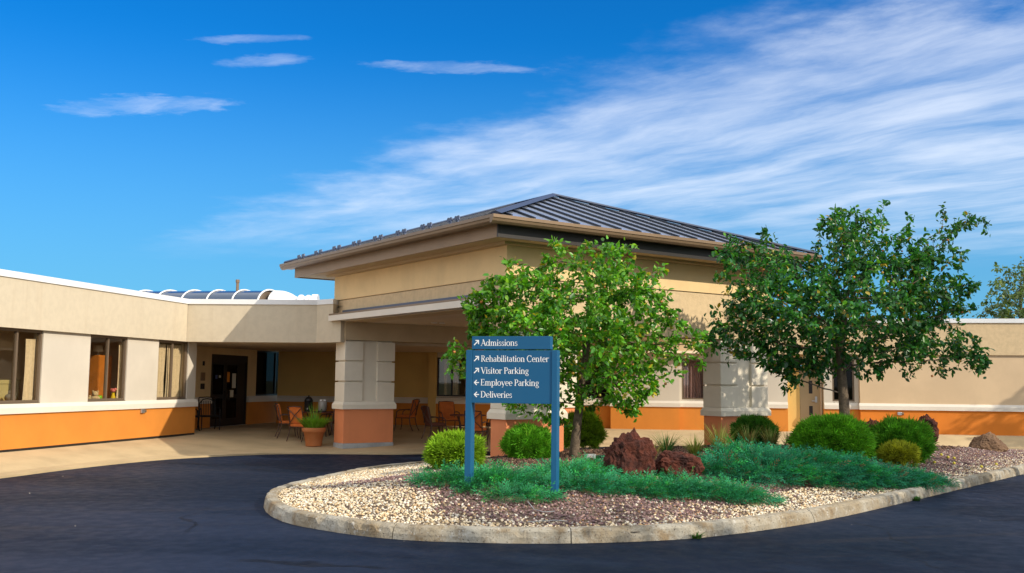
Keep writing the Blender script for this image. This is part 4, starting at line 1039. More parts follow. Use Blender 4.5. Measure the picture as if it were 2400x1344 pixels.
MB().lathe((0, 0, 0), [(0, 0), (.12, 0), (.11, .03), (0, .03)], 16).build('stand', M_BLACK, wdz); MB().tube([(0, -.13, .08), (0, -.18, .08), (0, -.19, .05)], .014, 6).build('tap', M_BLACK, wdz)
bk = thing('coffee_urn', 'black domed urn standing on the patio table', 'urn', (-6.05, 30.0, tz))
MB().lathe((0, 0, 0), [(0, 0), (.12, 0), (.125, .04), (.12, .30), (.13, .31), (.11, .38), (.06, .43), (.02, .445), (0, .445)], 20).build('body', M_BLACK, bk, smooth=True)
MB().lathe((0, 0, .445), [(.0, 0), (.02, 0), (.028, .02), (.015, .04), (0, .04)], 10).build('knob', M_BLACK, bk); MB().tube([(0, -.12, .10), (0, -.17, .10), (0, -.18, .07)], .014, 6).build('tap', M_STEEL, bk)

# terracotta pot with a bushy green plant
ppx = at(731, 1050, -.29); PZ = walk_z(ppx[0], ppx[1] + .22); PX, PY = ppx[0], ppx[1] + .22
pot = thing('flower_pot', 'terracotta flower pot standing on the pavement left of the block column', 'pot', (PX, PY, PZ))
MB().lathe((0, 0, 0), [(0, .0), (.205, .0), (.215, .02), (.275, .38), (.305, .385), (.325, .42), (.33, .50), (.315, .515), (.29, .50), (.285, .45)], 36).build('pot_body', M_TERRA, pot, smooth=True)
MB().lathe((0, 0, 0), [(0, .455), (.287, .455)], 24).build('soil', M_SOIL, pot)

# ================================================================== ROCKS
import bmesh
def rock(name, label, c, size, mt, rot=0.0, peak=None, rough=.16, seed=0, taper=.3, freq=1.6, facet=0.0, boxy=1.0):
    bm = bmesh.new(); bmesh.ops.create_icosphere(bm, subdivisions=5, radius=1.0)
    ca, sa = math.cos(rad(rot)), math.sin(rad(rot)); sd = Vector((seed * 7.3, seed * 3.1, seed * 1.7))
    pl = [Vector(p).normalized() for p in ((.8, -.5, .4), (-.7, -.6, .5), (.2, -.9, .1), (.5, .6, .7), (-.3, .1, .95), (.9, .2, -.1), (-.9, .2, .1))]
    for v in bm.verts:
        n = v.co.normalized(); p = Vector([math.copysign(abs(c_) ** boxy, c_) for c_ in n])
        if facet:
            k = min([1.0] + [(.80 + .05 * (i % 3)) / max(1e-3, n.dot(q_)) for i, q_ in enumerate(pl) if n.dot(q_) > .2]); p = p * (1 + (k - 1) * facet)
        f1 = mnoise.fractal(n * freq + sd, 1.0, 2.1, 5); f2 = abs(mnoise.noise(n * 4.2 + sd)) ; f3 = mnoise.fractal(n * 9 + sd, .7, 2.0, 4)
        p *= 1 + rough * 1.6 * f1 - rough * .9 * (.5 - f2) * .8 + rough * .62 * f3
        t = (p.z + 1) / 2; k = 1 - taper * max(0, t) ** 1.3
        x, y, z = p.x * k, p.y * k, p.z
        if peak:
            px_, h_, wd_ = peak; z += h_ * math.exp(-((x - px_) ** 2 + y * y * .6) / wd_) * max(0, n.z)
        x, y, z = x * size[0], y * size[1], z * size[2]
        v.co = (c[0] + ca * x - sa * y, c[1] + sa * x + ca * y, c[2] + z)
    me = bpy.data.meshes.new(name); bm.to_mesh(me); bm.free(); me.materials.append(mt)
    o = bpy.data.objects.new(name, me); COL.objects.link(o); return tag(o, label, 'rock')
def rbase(px, py): g_ = gnd(px, py); return g_
RG = 'boulders in the planting bed'
g_ = gnd(1486, 1128); tag(rock('boulder', 'tall peaked reddish brown lava boulder in the middle of the bed', (g_[0] - .03, g_[1] + .30, g_[2] + .24), (.42, .33, .43), M_LAVA, 8, (.22, .36, .03), .17, 3, .12, 1.9, 0, .78), group=RG)
g_ = gnd(1592, 1126); tag(rock('boulder', 'low rounded reddish brown lava boulder beside the tall peaked one', (g_[0] + .02, g_[1] + .25, g_[2] + .19), (.39, .30, .25), M_LAVA, -12, None, .13, 8, .05, 1.7, 0, .8), group=RG)
g_ = gnd(2180, 1043); tag(rock('boulder', 'dark red lava boulder behind the rounded shrub at right', (g_[0], g_[1] + .2, g_[2] + .25), (.36, .34, .42), M_LAVA, 30, None, .18, 12, .15, 1.7), group=RG)
g_ = gnd(2064, 1046); tag(rock('boulder', 'dark red boulder barely showing between the two big shrubs', (g_[0], g_[1] + .6, g_[2] + .30), (.42, .3, .36), M_LAVA, 10, None, .16, 15, .2, 1.7), group=RG)
g_ = gnd(2322, 1056); tag(rock('boulder', 'tan wedge shaped boulder at the right end of the bed', (g_[0], g_[1] + .2, g_[2] + .10), (.56, .40, .36), M_TANROCK, -8, None, .10, 21, .30, 1.3, 1.0), group=RG)

# ================================================================== PLANTS
def blade_fan(angs, lens, w, lift=0.0):
    vs, fs, sh = [], [], []
    for i, (a, l) in enumerate(zip(angs, lens)):
        c, s = math.cos(rad(a)), math.sin(rad(a)); z = lift * (1 if i % 2 else -1)
        b = len(vs)
        vs += [(0, 0, 0), (.5 * l * c - s * w, .5 * l * s + c * w, z * .6), (l * c, l * s, z), (.5 * l * c + s * w, .5 * l * s - c * w, z * .6)]
        fs += [(b, b + 3, b + 2), (b, b + 2, b + 1)]; sh += [.45, .85, 1.45, .85]  # paler tips; contrast raised to paint shade at the inner ends
    return np.array(vs), np.array(fs), np.array(sh)
FAN = blade_fan((-58, -30, -8, 14, 36, 62), (.62, .85, 1.0, .95, .85, .6), .055, .16)
def sprig():
    vs, fs, sh = [], [], []
    for i in range(9):
        t = .08 + .10 * i; a = (52 - 26 * t) * (1 if i % 2 else -1); l = .34 * (1 - .45 * t)
        if i == 8: a, l, t = 0, .22, .84
        c, s = math.cos(rad(a)), math.sin(rad(a)); z = .05 * math.sin(i * 2.1); b = len(vs); w = .026
        vs += [(t, 0, .10 * t * t), (t + .5 * l * c - s * w, .5 * l * s + c * w, .1 * t * t + z * .5), (t + l * c, l * s, .12 * t * t + z), (t + .5 * l * c + s * w, .5 * l * s - c * w, .1 * t * t + z * .5)]
        fs += [(b, b + 3, b + 2), (b, b + 2, b + 1)]; sh += [.4 + .4 * t, .65 + .45 * t, 1.05 + .85 * t, .65 + .45 * t]  # tips grow paler; extra contrast paints in highlights and inner shade
    b = len(vs); vs += [(0, -.014, 0), (0, .014, 0), (.95, 0, .1)]; fs += [(b, b + 1, b + 2)]; sh += [.6, .6, .9]
    return np.array(vs), np.array(fs), np.array(sh)
SPRIG = sprig()
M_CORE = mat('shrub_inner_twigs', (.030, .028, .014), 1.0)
def unit(n): v = rng.standard_normal((n, 3)); return v / np.linalg.norm(v, axis=1, keepdims=True)

def globe_shrub(px, py, wpx, hpx, label, col, n=3000, size=.12, dy=.35, group='rounded evergreen shrubs in the bed', flat=1.0, colvar=.25):
    g_ = gnd(px, py); D = g_[1] + dy
    c = np.array([g_[0] * D / g_[1], D, 0]); c[2] = float(zi(c[0], c[1]))
    k = D / 2345 ; rx = wpx * k / 2; H = (py - (py - hpx)) * k + (g_[2] - c[2]) * 0
    t_ = thing('globe_shrub', label, 'shrub', tuple(c), group)
    N = unit(int(n * 1.5)); N = N[N[:, 2] > -.72][:n]; n = len(N)
    lump = np.array([1 + .20 * mnoise.noise(Vector(tuple(q_ * 2.6)) + Vector((px * .01, 0, 0))) + .12 * mnoise.noise(Vector(tuple(q_ * 6)) + Vector((px * .03, 0, 0))) for q_ in N])
    r_ = (lump * (.80 + .20 * rng.random(n) ** .6))[:, None]
    hz = H * .44
    P = N * r_ * np.array([rx * .93, rx * .85, H - hz - size * .4]) ; P[:, 2] = np.where(N[:, 2] > 0, P[:, 2], N[:, 2] * r_[:, 0] * hz * 1.25) + hz
    d = N + np.array([0, 0, .45]) + .6 * rng.standard_normal((n, 3))
    u_ = unit(n)
    sc_ = size * (.65 + .6 * rng.random(n) + .5 * (rng.random(n) < .06))
    base = np.array(col) * (1 + colvar * rng.standard_normal((n, 1))).clip(.45, 1.7)
    base = base * np.array([1, 1, 1]) + np.array([.05, .03, 0]) * (rng.random((n, 1)) < .12)
    V, T, C = scatter(FAN[0], FAN[1], P, frames(d, u_, sc_), base, FAN[2])
    fast_mesh('foliage', V, T, M_NEEDLE, t_, C)
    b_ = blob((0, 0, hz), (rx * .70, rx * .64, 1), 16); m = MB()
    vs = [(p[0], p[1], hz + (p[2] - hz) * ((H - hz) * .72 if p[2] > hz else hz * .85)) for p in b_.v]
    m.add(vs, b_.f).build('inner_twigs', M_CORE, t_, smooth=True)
    return t_
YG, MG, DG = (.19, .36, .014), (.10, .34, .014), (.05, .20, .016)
globe_shrub(1067, 1100, 132, 80, 'yellow green globe shrub left of the sign', YG, 2800, .13)
globe_shrub(1238, 1078, 118, 76, 'bright green globe shrub between the two sign posts', MG, 2600, .12)
globe_shrub(1362, 1058, 104, 88, 'yellow green globe shrub behind the slim tree trunk', YG, 2600, .13)
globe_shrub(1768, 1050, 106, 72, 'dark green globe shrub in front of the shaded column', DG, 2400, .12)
globe_shrub(1952, 1068, 184, 98, 'biggest bright green mounded shrub below the dark tree', MG, 5200, .14, dy=-.45)
globe_shrub(2112, 1082, 142, 92, 'green mounded shrub right of the biggest one', (.08, .29, .015), 4200, .14)
globe_shrub(2108, 1092, 84, 52, 'small yellowish shrub at the foot of the right-hand mound', (.30, .34, .02), 1400, .12, dy=.1)

JG = 'low spreading junipers in the gravel bed'
def juniper(label, mounds, dens=720, col=(.03, .25, .115), size=.23):
    cx = np.mean([gnd(*m_[0])[:2] for m_ in mounds], 0)
    t_ = thing('creeping_juniper', label, 'juniper', (cx[0], cx[1], float(zi(cx[0], cx[1]))), JG)
    Ps, Ds, Ss, Cs = [], [], [], []
    for (pc, rx, ry, h, ro) in mounds:
        g_ = gnd(*pc); n = int(math.pi * rx * ry * dens)
        r_ = np.sqrt(rng.random(n)); th = rng.random(n) * 2 * math.pi
        wob = 1 + .16 * np.sin(th * 3 + pc[0]) + .10 * np.sin(th * 7 + pc[1])
        ex, ey = r_ * np.cos(th) * wob, r_ * np.sin(th) * wob
        ca, sa = math.cos(rad(ro)), math.sin(rad(ro))
        x = g_[0] + ca * ex * rx - sa * ey * ry; y = g_[1] + sa * ex * rx + ca * ey * ry
        hh = h * np.sqrt(np.clip(1 - r_ ** 2, 0, 1)) * (.55 + .45 * rng.random(n) ** .5)
        lum = np.array([mnoise.noise(Vector((a_ * 2.2, b_ * 2.2, 1.0))) for a_, b_ in zip(x, y)])
        hh = hh * (1 + .5 * lum)
        Ps.append(np.stack([x, y, zi(x, y) + hh + .01], 1))
        o = np.stack([ca * ex * ry - sa * ey * rx, sa * ex * ry + ca * ey * rx, np.zeros(n)], 1); o /= np.linalg.norm(o, axis=1, keepdims=True) + 1e-6
        sw = np.array([mnoise.noise(Vector((a_ * 1.1, b_ * 1.1, 7.0))) for a_, b_ in zip(x, y)]) * 3.0
        tn_ = np.stack([np.cos(sw), np.sin(sw), np.zeros(n)], 1)
        Ds.append(o * (.35 + .65 * r_[:, None]) + tn_ * .5 + np.stack([0 * x, 0 * x, .26 - .20 * r_], 1) + .26 * rng.standard_normal((n, 3)))
        Ss.append(size * (.6 + .6 * rng.random(n)))
        c_ = np.array(col) * (1 + .30 * lum[:, None] + .22 * rng.standard_normal((n, 1))).clip(.4, 1.9)
        gr = rng.random(n) < (.10 + .5 * np.clip(lum, 0, 1)); c_[gr] = c_[gr] * np.array([1.2, 1.35, .55])
        br = rng.random(n) < .03; c_[br] = (.22, .12, .06); Cs.append(c_)
    P, D_, S_, C0 = np.vstack(Ps), np.vstack(Ds), np.concatenate(Ss), np.vstack(Cs)
    up = np.array([0, 0, 1.0]) + .6 * rng.standard_normal(P.shape)
    V, T, C = scatter(SPRIG[0], SPRIG[1], P, frames(D_, up, S_), C0, SPRIG[2])
    o = fast_mesh('foliage', V, T, M_NEEDLE, None, C); reparent(o, t_)
    return t_
MND1 = [((1080, 1128), .62, .50, .10, 0), ((1190, 1136), .75, .58, .11, 0), ((1215, 1152), .42, .26, .08, 0), ((1345, 1124), .75, .72, .12, 0), ((1420, 1112), .42, .50, .17, 0)]
MND2 = [((1395, 1144), .55, .30, .09, 0), ((1500, 1156), .75, .33, .08, 0), ((1625, 1162), .80, .42, .12, 10), ((1725, 1172), .50, .40, .13, 20)]
MND3 = [((1700, 1118), .62, .60, .20, 20), ((1800, 1118), 1.05, 1.0, .40, 35), ((1925, 1122), 1.15, .95, .36, 40), ((2040, 1132), 1.0, .75, .26, 45), ((2130, 1136), .75, .55, .17, 45)]
juniper('creeping green juniper behind and around the sign posts', MND1, 900, (.035, .27, .11))
juniper('creeping juniper in front of the two lava boulders', MND2, 900)
juniper('big spreading blue green juniper reaching over the kerb at right', MND3, 760, (.022, .21, .11), .25)

def tuft(x, y, z, label, n=90, h=.5, spread=.5, col=(.10, .17, .03), straw=(.35, .27, .10), group='grass tufts in the mulch', name='grass_tuft', cat='grass', w=.009, rr=.06):
    t_ = thing(name, label, cat, (x, y, z), group)
    V, T, C = [], [], []
    for i in range(n):
        a = rng.random() * 2 * math.pi; l = h * (.5 + .6 * rng.random()); sp = spread * rng.random() ** .6; r0 = rr * rng.random() ** .5
        c, s = math.cos(a), math.sin(a); b = len(V); st_w = rng.random() < .18
        k = np.array(straw if st_w else col) * (.7 + .6 * rng.random())
        for j in range(5):
            t = j / 4; o = r0 + sp * l * (t ** 1.8); zz = l * (t - .28 * sp * t * t)
            ww = w * (1 - t) ** .7 + .0008
            V += [(c * o - s * ww, s * o + c * ww, zz), (c * o + s * ww, s * o - c * ww, zz)]
            kk = k * (.55 + .6 * t) if t > .2 else np.array(straw) * .7; C += [kk, kk]
        for j in range(4): T += [(b + 2 * j, b + 2 * j + 1, b + 2 * j + 3), (b + 2 * j, b + 2 * j + 3, b + 2 * j + 2)]
    fast_mesh('blades', V, T, M_NEEDLE, t_, np.array(C)); return t_
for px, py, n, h, sp, col, lab in ((1562, 1074, 150, .55, .75, (.04, .15, .03), 'dark green grass tuft right behind the tall lava boulder'), (1628, 1078, 170, .50, .75, (.18, .26, .04), 'yellow green grass tuft with straw skirt, left of the thin flowering grass'),
                                  (1687, 1080, 150, .78, .65, (.20, .27, .05), 'taller thin grass tuft at the foot of the shaded column'), (1528, 1082, 110, .42, .8, (.28, .28, .06), 'straw coloured grass tuft against the right flank of the tall boulder'),
                                  (1755, 1066, 130, .68, .6, (.14, .20, .05), 'grass tuft in front of the dark globe shrub, left one'), (1808, 1064, 130, .66, .6, (.15, .20, .05), 'grass tuft in front of the dark globe shrub, right one'), (1850, 1062, 80, .5, .5, (.07, .08, .03), 'dry dark plant stems left of the biggest shrub'),
                                  (1385, 1040, 50, .95, .5, (.35, .30, .08), 'yellow red grass plumes rising behind the globe shrub by the tree')):
    g_ = gnd(px, py); tuft(g_[0], g_[1], g_[2] - .01, lab, n, h, sp, col)
for px, py, lab in ((1632, 1262, 'small green weed at the foot of the kerb, front centre'), (2146, 1174, 'small green weed at the foot of the kerb under the big juniper')):
    p = at(px, py, ROAD_Z); tuft(p[0], p[1], ROAD_Z, lab, 70, .10, 1.4, (.04, .16, .02), (.06, .12, .02), 'weeds along the kerb', 'weed', 'weed', .008)
pt = tuft(PX, PY, PZ + .45, 'bushy green plant with upright blades in the terracotta pot', 900, .42, 1.1, (.20, .44, .03), (.2, .36, .05), None, 'potted_plant', 'plant', .010, .26)
tuft(PX, PY, PZ + .46, 'few tall thin shoots rising from the terracotta pot', 60, .72, .4, (.22, .44, .05), (.2, .36, .05), None, 'potted_plant', 'plant', .008)

# ---------------------------------------------------------------- trees
def in_poly(px, py, poly): return inside(px, py, np.array(poly, float))
def edge_d(px, py, poly):
    P = np.array(poly, float); Q = np.roll(P, -1, 0); p = np.stack([px, py], 1)[:, None]; d = (Q - P)[None]
    t = np.clip(((p - P[None]) * d).sum(2) / ((d * d).sum(2) + 1e-9), 0, 1); return np.sqrt((((P[None] + t[..., None] * d) - p) ** 2).sum(2)).min(1)
def crown_points(polys, D, n, tmax, seed, tscale=1.5, clear=None):
    """points filling a crown: its outline as seen, given real depth (thick in the middle, thin at the rim)"""
    r_ = np.random.default_rng(seed); out = []
    areas = [abs(sum(p[i][0] * p[(i + 1) % len(p)][1] - p[(i + 1) % len(p)][0] * p[i][1] for i in range(len(p)))) / 2 for p in polys]
    for poly, ar in zip(polys, areas):
        k = int(n * ar / sum(areas)) + 8; P = np.array(poly); lo, hi = P.min(0), P.max(0); got = 0
        while got < k:
            x = r_.uniform(lo[0], hi[0], 4 * k); y = r_.uniform(lo[1], hi[1], 4 * k); m_ = in_poly(x, y, poly); x, y = x[m_], y[m_]
            ed = edge_d(x, y, poly) * D / 2345; th = np.minimum(tmax, .12 + tscale * ed)
            dz_ = r_.uniform(-1, 1, len(x)) * th
            for a_, b_, c_ in zip(x, y, dz_):
                p = atd(a_, b_, D + c_)
                if clear is not None: p = clear(p, a_, b_)
                out.append(p); got += 1
                if got >= k: break
    return np.array(out)
def grow(trunk, attr, step=.15, kill=.20, iters=140):
    nodes = [np.array(p, float) for p in trunk]; par = [-1] + list(range(len(trunk) - 1))
    A = attr.copy(); P = np.array(nodes); dm = np.sqrt(((A[:, None] - P[None]) ** 2).sum(2)); near = dm.argmin(1); nd = dm.min(1)
    for _ in range(iters):
        if len(A) == 0: break
        new, pr = [], []
        for i in np.unique(near):
            v = A[near == i] - nodes[i]; v = (v / (np.linalg.norm(v, axis=1, keepdims=True) + 1e-6)).mean(0) + .10 * rng.standard_normal(3)
            nn_ = np.linalg.norm(v)
            if nn_ < 1e-3: continue
            new.append(nodes[i] + v / nn_ * step); pr.append(i)
        if not new: break
        b = len(nodes); nodes += new; par += pr; N = np.array(new)
        dm = np.sqrt(((A[:, None] - N[None]) ** 2).sum(2)); j = dm.argmin(1); m_ = dm[np.arange(len(A)), j]
        up = m_ < nd; near = np.where(up, b + j, near); nd = np.minimum(nd, m_)
        keep = nd > kill; A, near, nd = A[keep], near[keep], nd[keep]
    return np.array(nodes), np.array(par)
LEAFV = np.array([(0, 0, 0), (.30, .25, .05), (.70, .24, .03), (1.05, 0, -.10), (.70, -.24, .03), (.30, -.25, .05), (.5, 0, -.04)])
LEAFT = np.array([(0, 5, 6), (5, 4, 6), (4, 3, 6), (3, 2, 6), (2, 1, 6), (1, 0, 6)])
OCT = blob((0, 0, 0), (1, 1, 1), 6)
def tree(name, label, cat, base, trunk, attr, nleaf, lsize, cols, rtrunk, fruits=0, group=None, step=.15, kill=.20, r0=.0045, exp=2.25, spread=.07):
    t_ = thing(name, label, cat, tuple(base), group)
    nodes, par = grow(trunk, attr, step, kill)
    n = len(nodes); ch = [[] for _ in range(n)]
    for i, p in enumerate(par):
        if p >= 0: ch[p].append(i)
    R = np.zeros(n)
    for i in range(n - 1, -1, -1):
        R[i] = r0 if not ch[i] else sum(R[c] ** exp for c in ch[i]) ** (1 / exp)
    nt_ = len(trunk); R[:nt_] = np.maximum(np.minimum(R[:nt_], rtrunk), 0); tr_r = np.linspace(rtrunk, rtrunk * .55, nt_); R[:nt_] = tr_r
    R = np.minimum(R, rtrunk * .5 + (np.arange(n) < nt_) * rtrunk)
    R[0] *= 1.35; R[1] *= 1.08
    # trunk, limbs and twigs
    m = MB(); pts = [nodes[i] for i in range(nt_)]; m.tube(pts, list(R[:nt_]), 12); reparent(m.build('trunk', M_BARK, None, smooth=True), t_)
    tw = MB(); started = [(c, i) for i in range(nt_) for c in ch[i] if c >= nt_]
    while started:
        c, p = started.pop(); chain = [p, c]; i = c
        while ch[i]:
            k = max(ch[i], key=lambda q_: R[q_])
            for o in ch[i]:
                if o != k: started.append((o, i))
            chain.append(k); i = k
        rr = [min(R[chain[1]], R[q_]) for q_ in chain]
        if rr[0] > .028 and len(chain) > 5: reparent(MB().tube([nodes[q_] for q_ in chain], rr, 7, False).build('limb', M_BARK, None, smooth=True), t_)
        else: tw.tube([nodes[q_] for q_ in chain], rr, 4, False)
    if tw.v: tag(reparent(tw.build('twigs', M_TWIG, None, smooth=True, recalc=False), t_), kind='stuff')
    # leaves grow along the thin shoots
    thin = np.where((R < r0 * 3.2) & (np.arange(n) >= nt_))[0]
    wn = np.exp([1.5 * mnoise.noise(Vector(tuple(nodes[i_] * 1.25))) + .8 * mnoise.noise(Vector(tuple(nodes[i_] * 3.1))) for i_ in thin]); pick = rng.choice(thin, nleaf, p=wn / wn.sum()); N = nleaf
    ax = nodes[pick] - nodes[par[pick]]; ax /= np.linalg.norm(ax, axis=1, keepdims=True) + 1e-9
    P = nodes[pick] + ax * (rng.random((N, 1)) * step) + spread * rng.standard_normal((N, 3)) * .6
    d = ax * .5 + .75 * rng.standard_normal((N, 3)) + np.array([0, 0, -.30]); up = np.array([0, 0, 1.0]) + .75 * rng.standard_normal((N, 3))
    ci = rng.choice(len(cols), N, p=[c[1] for c in cols]); cl_ = np.array([mnoise.noise(Vector(tuple(nodes[i_] * .9)) + Vector((5, 3, 1))) for i_ in pick])[:, None]
    C0 = np.array([c[0] for c in cols])[ci] * (1 + .24 * rng.standard_normal((N, 1)) + .45 * cl_).clip(.45, 1.7)
    V, T, C = scatter(LEAFV, LEAFT, P, frames(d, up, lsize * (.45 + .75 * rng.random(N) ** .8)), C0, np.array([.85, 1, 1, 1, 1, 1, .9]))
    tag(reparent(fast_mesh('crown', V, T, M_LEAF, None, C), t_), kind='stuff')
    if fruits:
        pk = rng.choice(thin, fruits); P = nodes[pk] + .05 * rng.standard_normal((fruits, 3)) + np.array([0, 0, -.06])
        fc = np.array([(.45, .42, .06), (.55, .33, .05), (.30, .36, .05), (.60, .22, .06)])[rng.integers(0, 4, fruits)]
        ft = np.array([t3 for f in OCT.f for t3 in ((f[0], f[1], f[2]), (f[0], f[2], f[3]))])
        V, T, C = scatter(np.array(OCT.v), ft, P, np.eye(3)[None] * (.022 + .010 * rng.random(fruits))[:, None, None], fc)
        tag(reparent(fast_mesh('fruit', V, T, M_FRUIT, None, C, True), t_), kind='stuff')
    return t_
TP1 = [(1382, 545), (1398, 575), (1440, 560), (1470, 578), (1492, 566), (1490, 600), (1512, 640), (1555, 628), (1560, 650), (1545, 668), (1572, 692), (1585, 742), (1612, 765), (1650, 780), (1648, 830), (1650, 850), (1605, 862), (1598, 895), (1560, 880), (1545, 900), (1540, 935), (1495, 945), (1470, 985), (1440, 958), (1400, 950), (1362, 965),
       (1330, 960), (1310, 930), (1200, 950), (1175, 900), (1130, 830), (1105, 790), (1098, 745), (1080, 715), (1120, 682), (1145, 642), (1185, 635), (1188, 598), (1205, 598), (1212, 632), (1268, 612), (1285, 582), (1278, 556), (1302, 551), (1325, 577), (1360, 582), (1372, 556)]
TP1b = [(1030, 832), (1058, 797), (1090, 800), (1118, 835), (1102, 880), (1065, 893), (1038, 852)]
TP1c = [(1185, 925), (1240, 932), (1300, 936), (1318, 960), (1290, 973), (1235, 966), (1200, 972)]
b1 = gnd(1346, 1074)
def clear1(p, px, py):
    e = (p[:2] - CA) @ np.array([cu[1], -cu[0]])
    if e < .12:
        return atd(px, py, p[1] - (.12 - e) * 1.25 - rng.random() * .5)
    return p
D1 = b1[1]
at1 = crown_points([TP1, TP1b, TP1c], D1 - .35, 1500, 1.7, 11, 1.4, clear1)
tk1 = [(b1[0], b1[1], b1[2] - .1), b1 + (0, 0, .12)] + [atd(x, y, D1) for x, y in ((1352, 1000), (1358, 950), (1364, 900), (1370, 850), (1376, 800), (1380, 750), (1382, 700), (1380, 650))]
tree('crabapple_tree', 'sunlit bright green crabapple tree with slim trunk behind the sign', 'tree', b1, tk1, at1, 17500, .120,
     [((.115, .36, .018), .50), ((.055, .22, .020), .28), ((.20, .42, .025), .19), ((.50, .42, .04), .03)], .095, 420)
TP2 = [(1645, 600), (1660, 590), (1692, 602), (1702, 560), (1720, 530), (1735, 560), (1747, 600), (1788, 525), (1806, 560), (1840, 556), (1850, 582), (1872, 602), (1908, 590), (1915, 522), (1960, 500), (2010, 490), (2036, 498), (2062, 470), (2100, 468), (2064, 502), (2078, 522), (2062, 558), (2118, 540), (2128, 480), (2140, 520), (2142, 560), (2184, 540), (2200, 496), (2226, 468), (2218, 510), (2192, 545), (2258, 500), (2322, 498), (2322, 542),
       (2262, 538), (2222, 562), (2266, 582), (2262, 622), (2222, 632), (2290, 660), (2302, 690), (2250, 682), (2286, 722), (2270, 732), (2222, 727), (2290, 792), (2326, 862), (2300, 880), (2270, 852), (2200, 880), (2180, 862), (2130, 888), (2090, 870), (2010, 890), (1980, 865), (1930, 898), (1880, 880), (1850, 928), (1825, 880), (1800, 878), (1762, 832), (1730, 850), (1662, 820), (1642, 790), (1680, 760), (1652, 740), (1700, 700), (1692, 640)]
D2 = 21.5
b2 = np.array([*(lambda p: (p[0], p[1]))(atd(1980, 980, D2)), 0.0]); b2[2] = float(zi(b2[0], b2[1]))
at2 = crown_points([TP2], D2, 2300, 2.2, 12, 1.5)
tk2 = [b2 - (0, 0, .1), b2 + (0, 0, .15)] + [atd(x, y, D2) for x, y in ((1979, 960), (1976, 920), (1972, 870), (1968, 820), (1975, 760), (1985, 700))]
tree('crabapple_tree', 'wider dark green crabapple tree with loose upper branches at right', 'tree', b2, tk2, at2, 23000, .125,
     [((.040, .19, .035), .50), ((.028, .13, .045), .28), ((.09, .27, .022), .20), ((.45, .34, .04), .02)], .13, 480)  # leaf colours darker and bluer to hold the shade on this crown
TP3 = [(2290, 745), (2300, 715), (2318, 690), (2310, 665), (2330, 650), (2325, 620), (2352, 618), (2362, 640), (2380, 615), (2420, 600), (2470, 640), (2490, 700), (2500, 760), (2440, 830), (2340, 810)]
D3 = 47.0; b3 = np.array([*atd(2390, 800, D3)[:2], -.4])
at3 = crown_points([TP3], D3, 700, 2.4, 13, 1.5)
tree('slender_tree', 'pale feathery tree rising behind the far right roof', 'tree', b3, [b3, b3 + (0, 0, 1.2)] + [atd(2392, y, D3) for y in (850, 790, 730, 680)], at3, 4200, .20, [((.10, .17, .055), .7), ((.16, .22, .08), .3)], .12, 0, None, .30, .42, .008, spread=.14)

# ---------------------------------------------------------------- trees by the lot, right of the view, that shade the bed and drive
def lot_tree(x, y, z0, z1, r, n, seed, label):
    r_ = np.random.default_rng(seed); k = 420; p = r_.standard_normal((k, 3)); p /= np.linalg.norm(p, axis=1, keepdims=True); p *= r_.random((k, 1)) ** .45
    A = p * np.array([r, r, (z1 - z0) / 2]) + np.array([x, y, (z0 + z1) / 2]); b = np.array([x, y, -.42])
    tree('shade_tree', label, 'tree', b, [b, b + (0, 0, .5), b + (0, 0, (z0 + .4) * .6), b + (0, 0, z0 + .6), b + (0, 0, (z0 + z1) / 2)], A, n, .24, [((.05, .13, .03), .7), ((.09, .19, .03), .3)], .22, 0, 'shade trees by the lot', .34, .5, .010, spread=.16)
SHADE = [(15.6, 18.7, 5.2, 10.0, 2.3), (16.4, 14.6, 4.0, 9.0, 2.6), (19.0, 9.4, 4.0, 9.5, 2.6), (13.5, 3.0, 3.6, 9.5, 2.8), (20.0, -3.0, 4.0, 12.0, 3.4), (25.6, 26.4, 4.6, 7.4, 1.7)]
for i, (x, y, z0, z1, r_) in enumerate(SHADE): lot_tree(x, y, z0, z1, r_, 2600, 40 + i, 'tall shade tree standing beyond the right edge of the drive')

# ================================================================== GRAVEL AND SMALL THINGS
def pebble_shape(seed):
    r_ = np.random.default_rng(seed)
    v = np.array([(1, 0, 0), (.3, .8, 0), (-.8, .5, 0), (-.7, -.6, 0), (.4, -.8, 0), (.1, .1, .62), (0, 0, -.5)], float) * (1 + .2 * r_.standard_normal((7, 1)))
    t = [(i, (i + 1) % 5, 5) for i in range(5)] + [((i + 1) % 5, i, 6) for i in range(5)]
    return v, np.array(t)
PEB = [pebble_shape(i) for i in range(6)]
mall = [(gnd(*m_[0]), m_[1], m_[2]) for m_ in MND1 + MND2 + MND3]
N = 215000
x = rng.uniform(-4.1, 15.8, N); y = rng.uniform(11.9, 29, N)
keep = inside(x, y); x, y = x[keep], y[keep]; kd = kdist(x, y); keep = kd > .19; x, y, kd = x[keep], y[keep], kd[keep]
dj = np.min([np.sqrt(((x - c[0]) / (a_ + .001)) ** 2 + ((y - c[1]) / b_) ** 2) for c, a_, b_ in mall], 0)          # <1 under a juniper
nz = np.array([mnoise.fractal(Vector((a_ * .9, b_ * .9, 0)), 1, 2, 4) for a_, b_ in zip(x, y)])
front = (y < 17.2 + .45 * np.maximum(0, x)) 
pred = 1 / (1 + np.exp(-(kd - .50 + .55 * nz + -1.7 / (1 + np.exp((x + .75 - 1.1 * nz) / .30)) + np.where((x < -.9) & (np.abs(y - 16.5) < .45), 1.2, 0)) * 4.5))
pred = np.where((x > 3.2) & (x < 6.4) & (kd < 1.2), .12, pred)
red = rng.random(len(x)) < pred
mul = (kd > 2.1) & (y > 17.5) & (rng.random(len(x)) < .75)
vis = (dj > .85)
dark = vis & mul
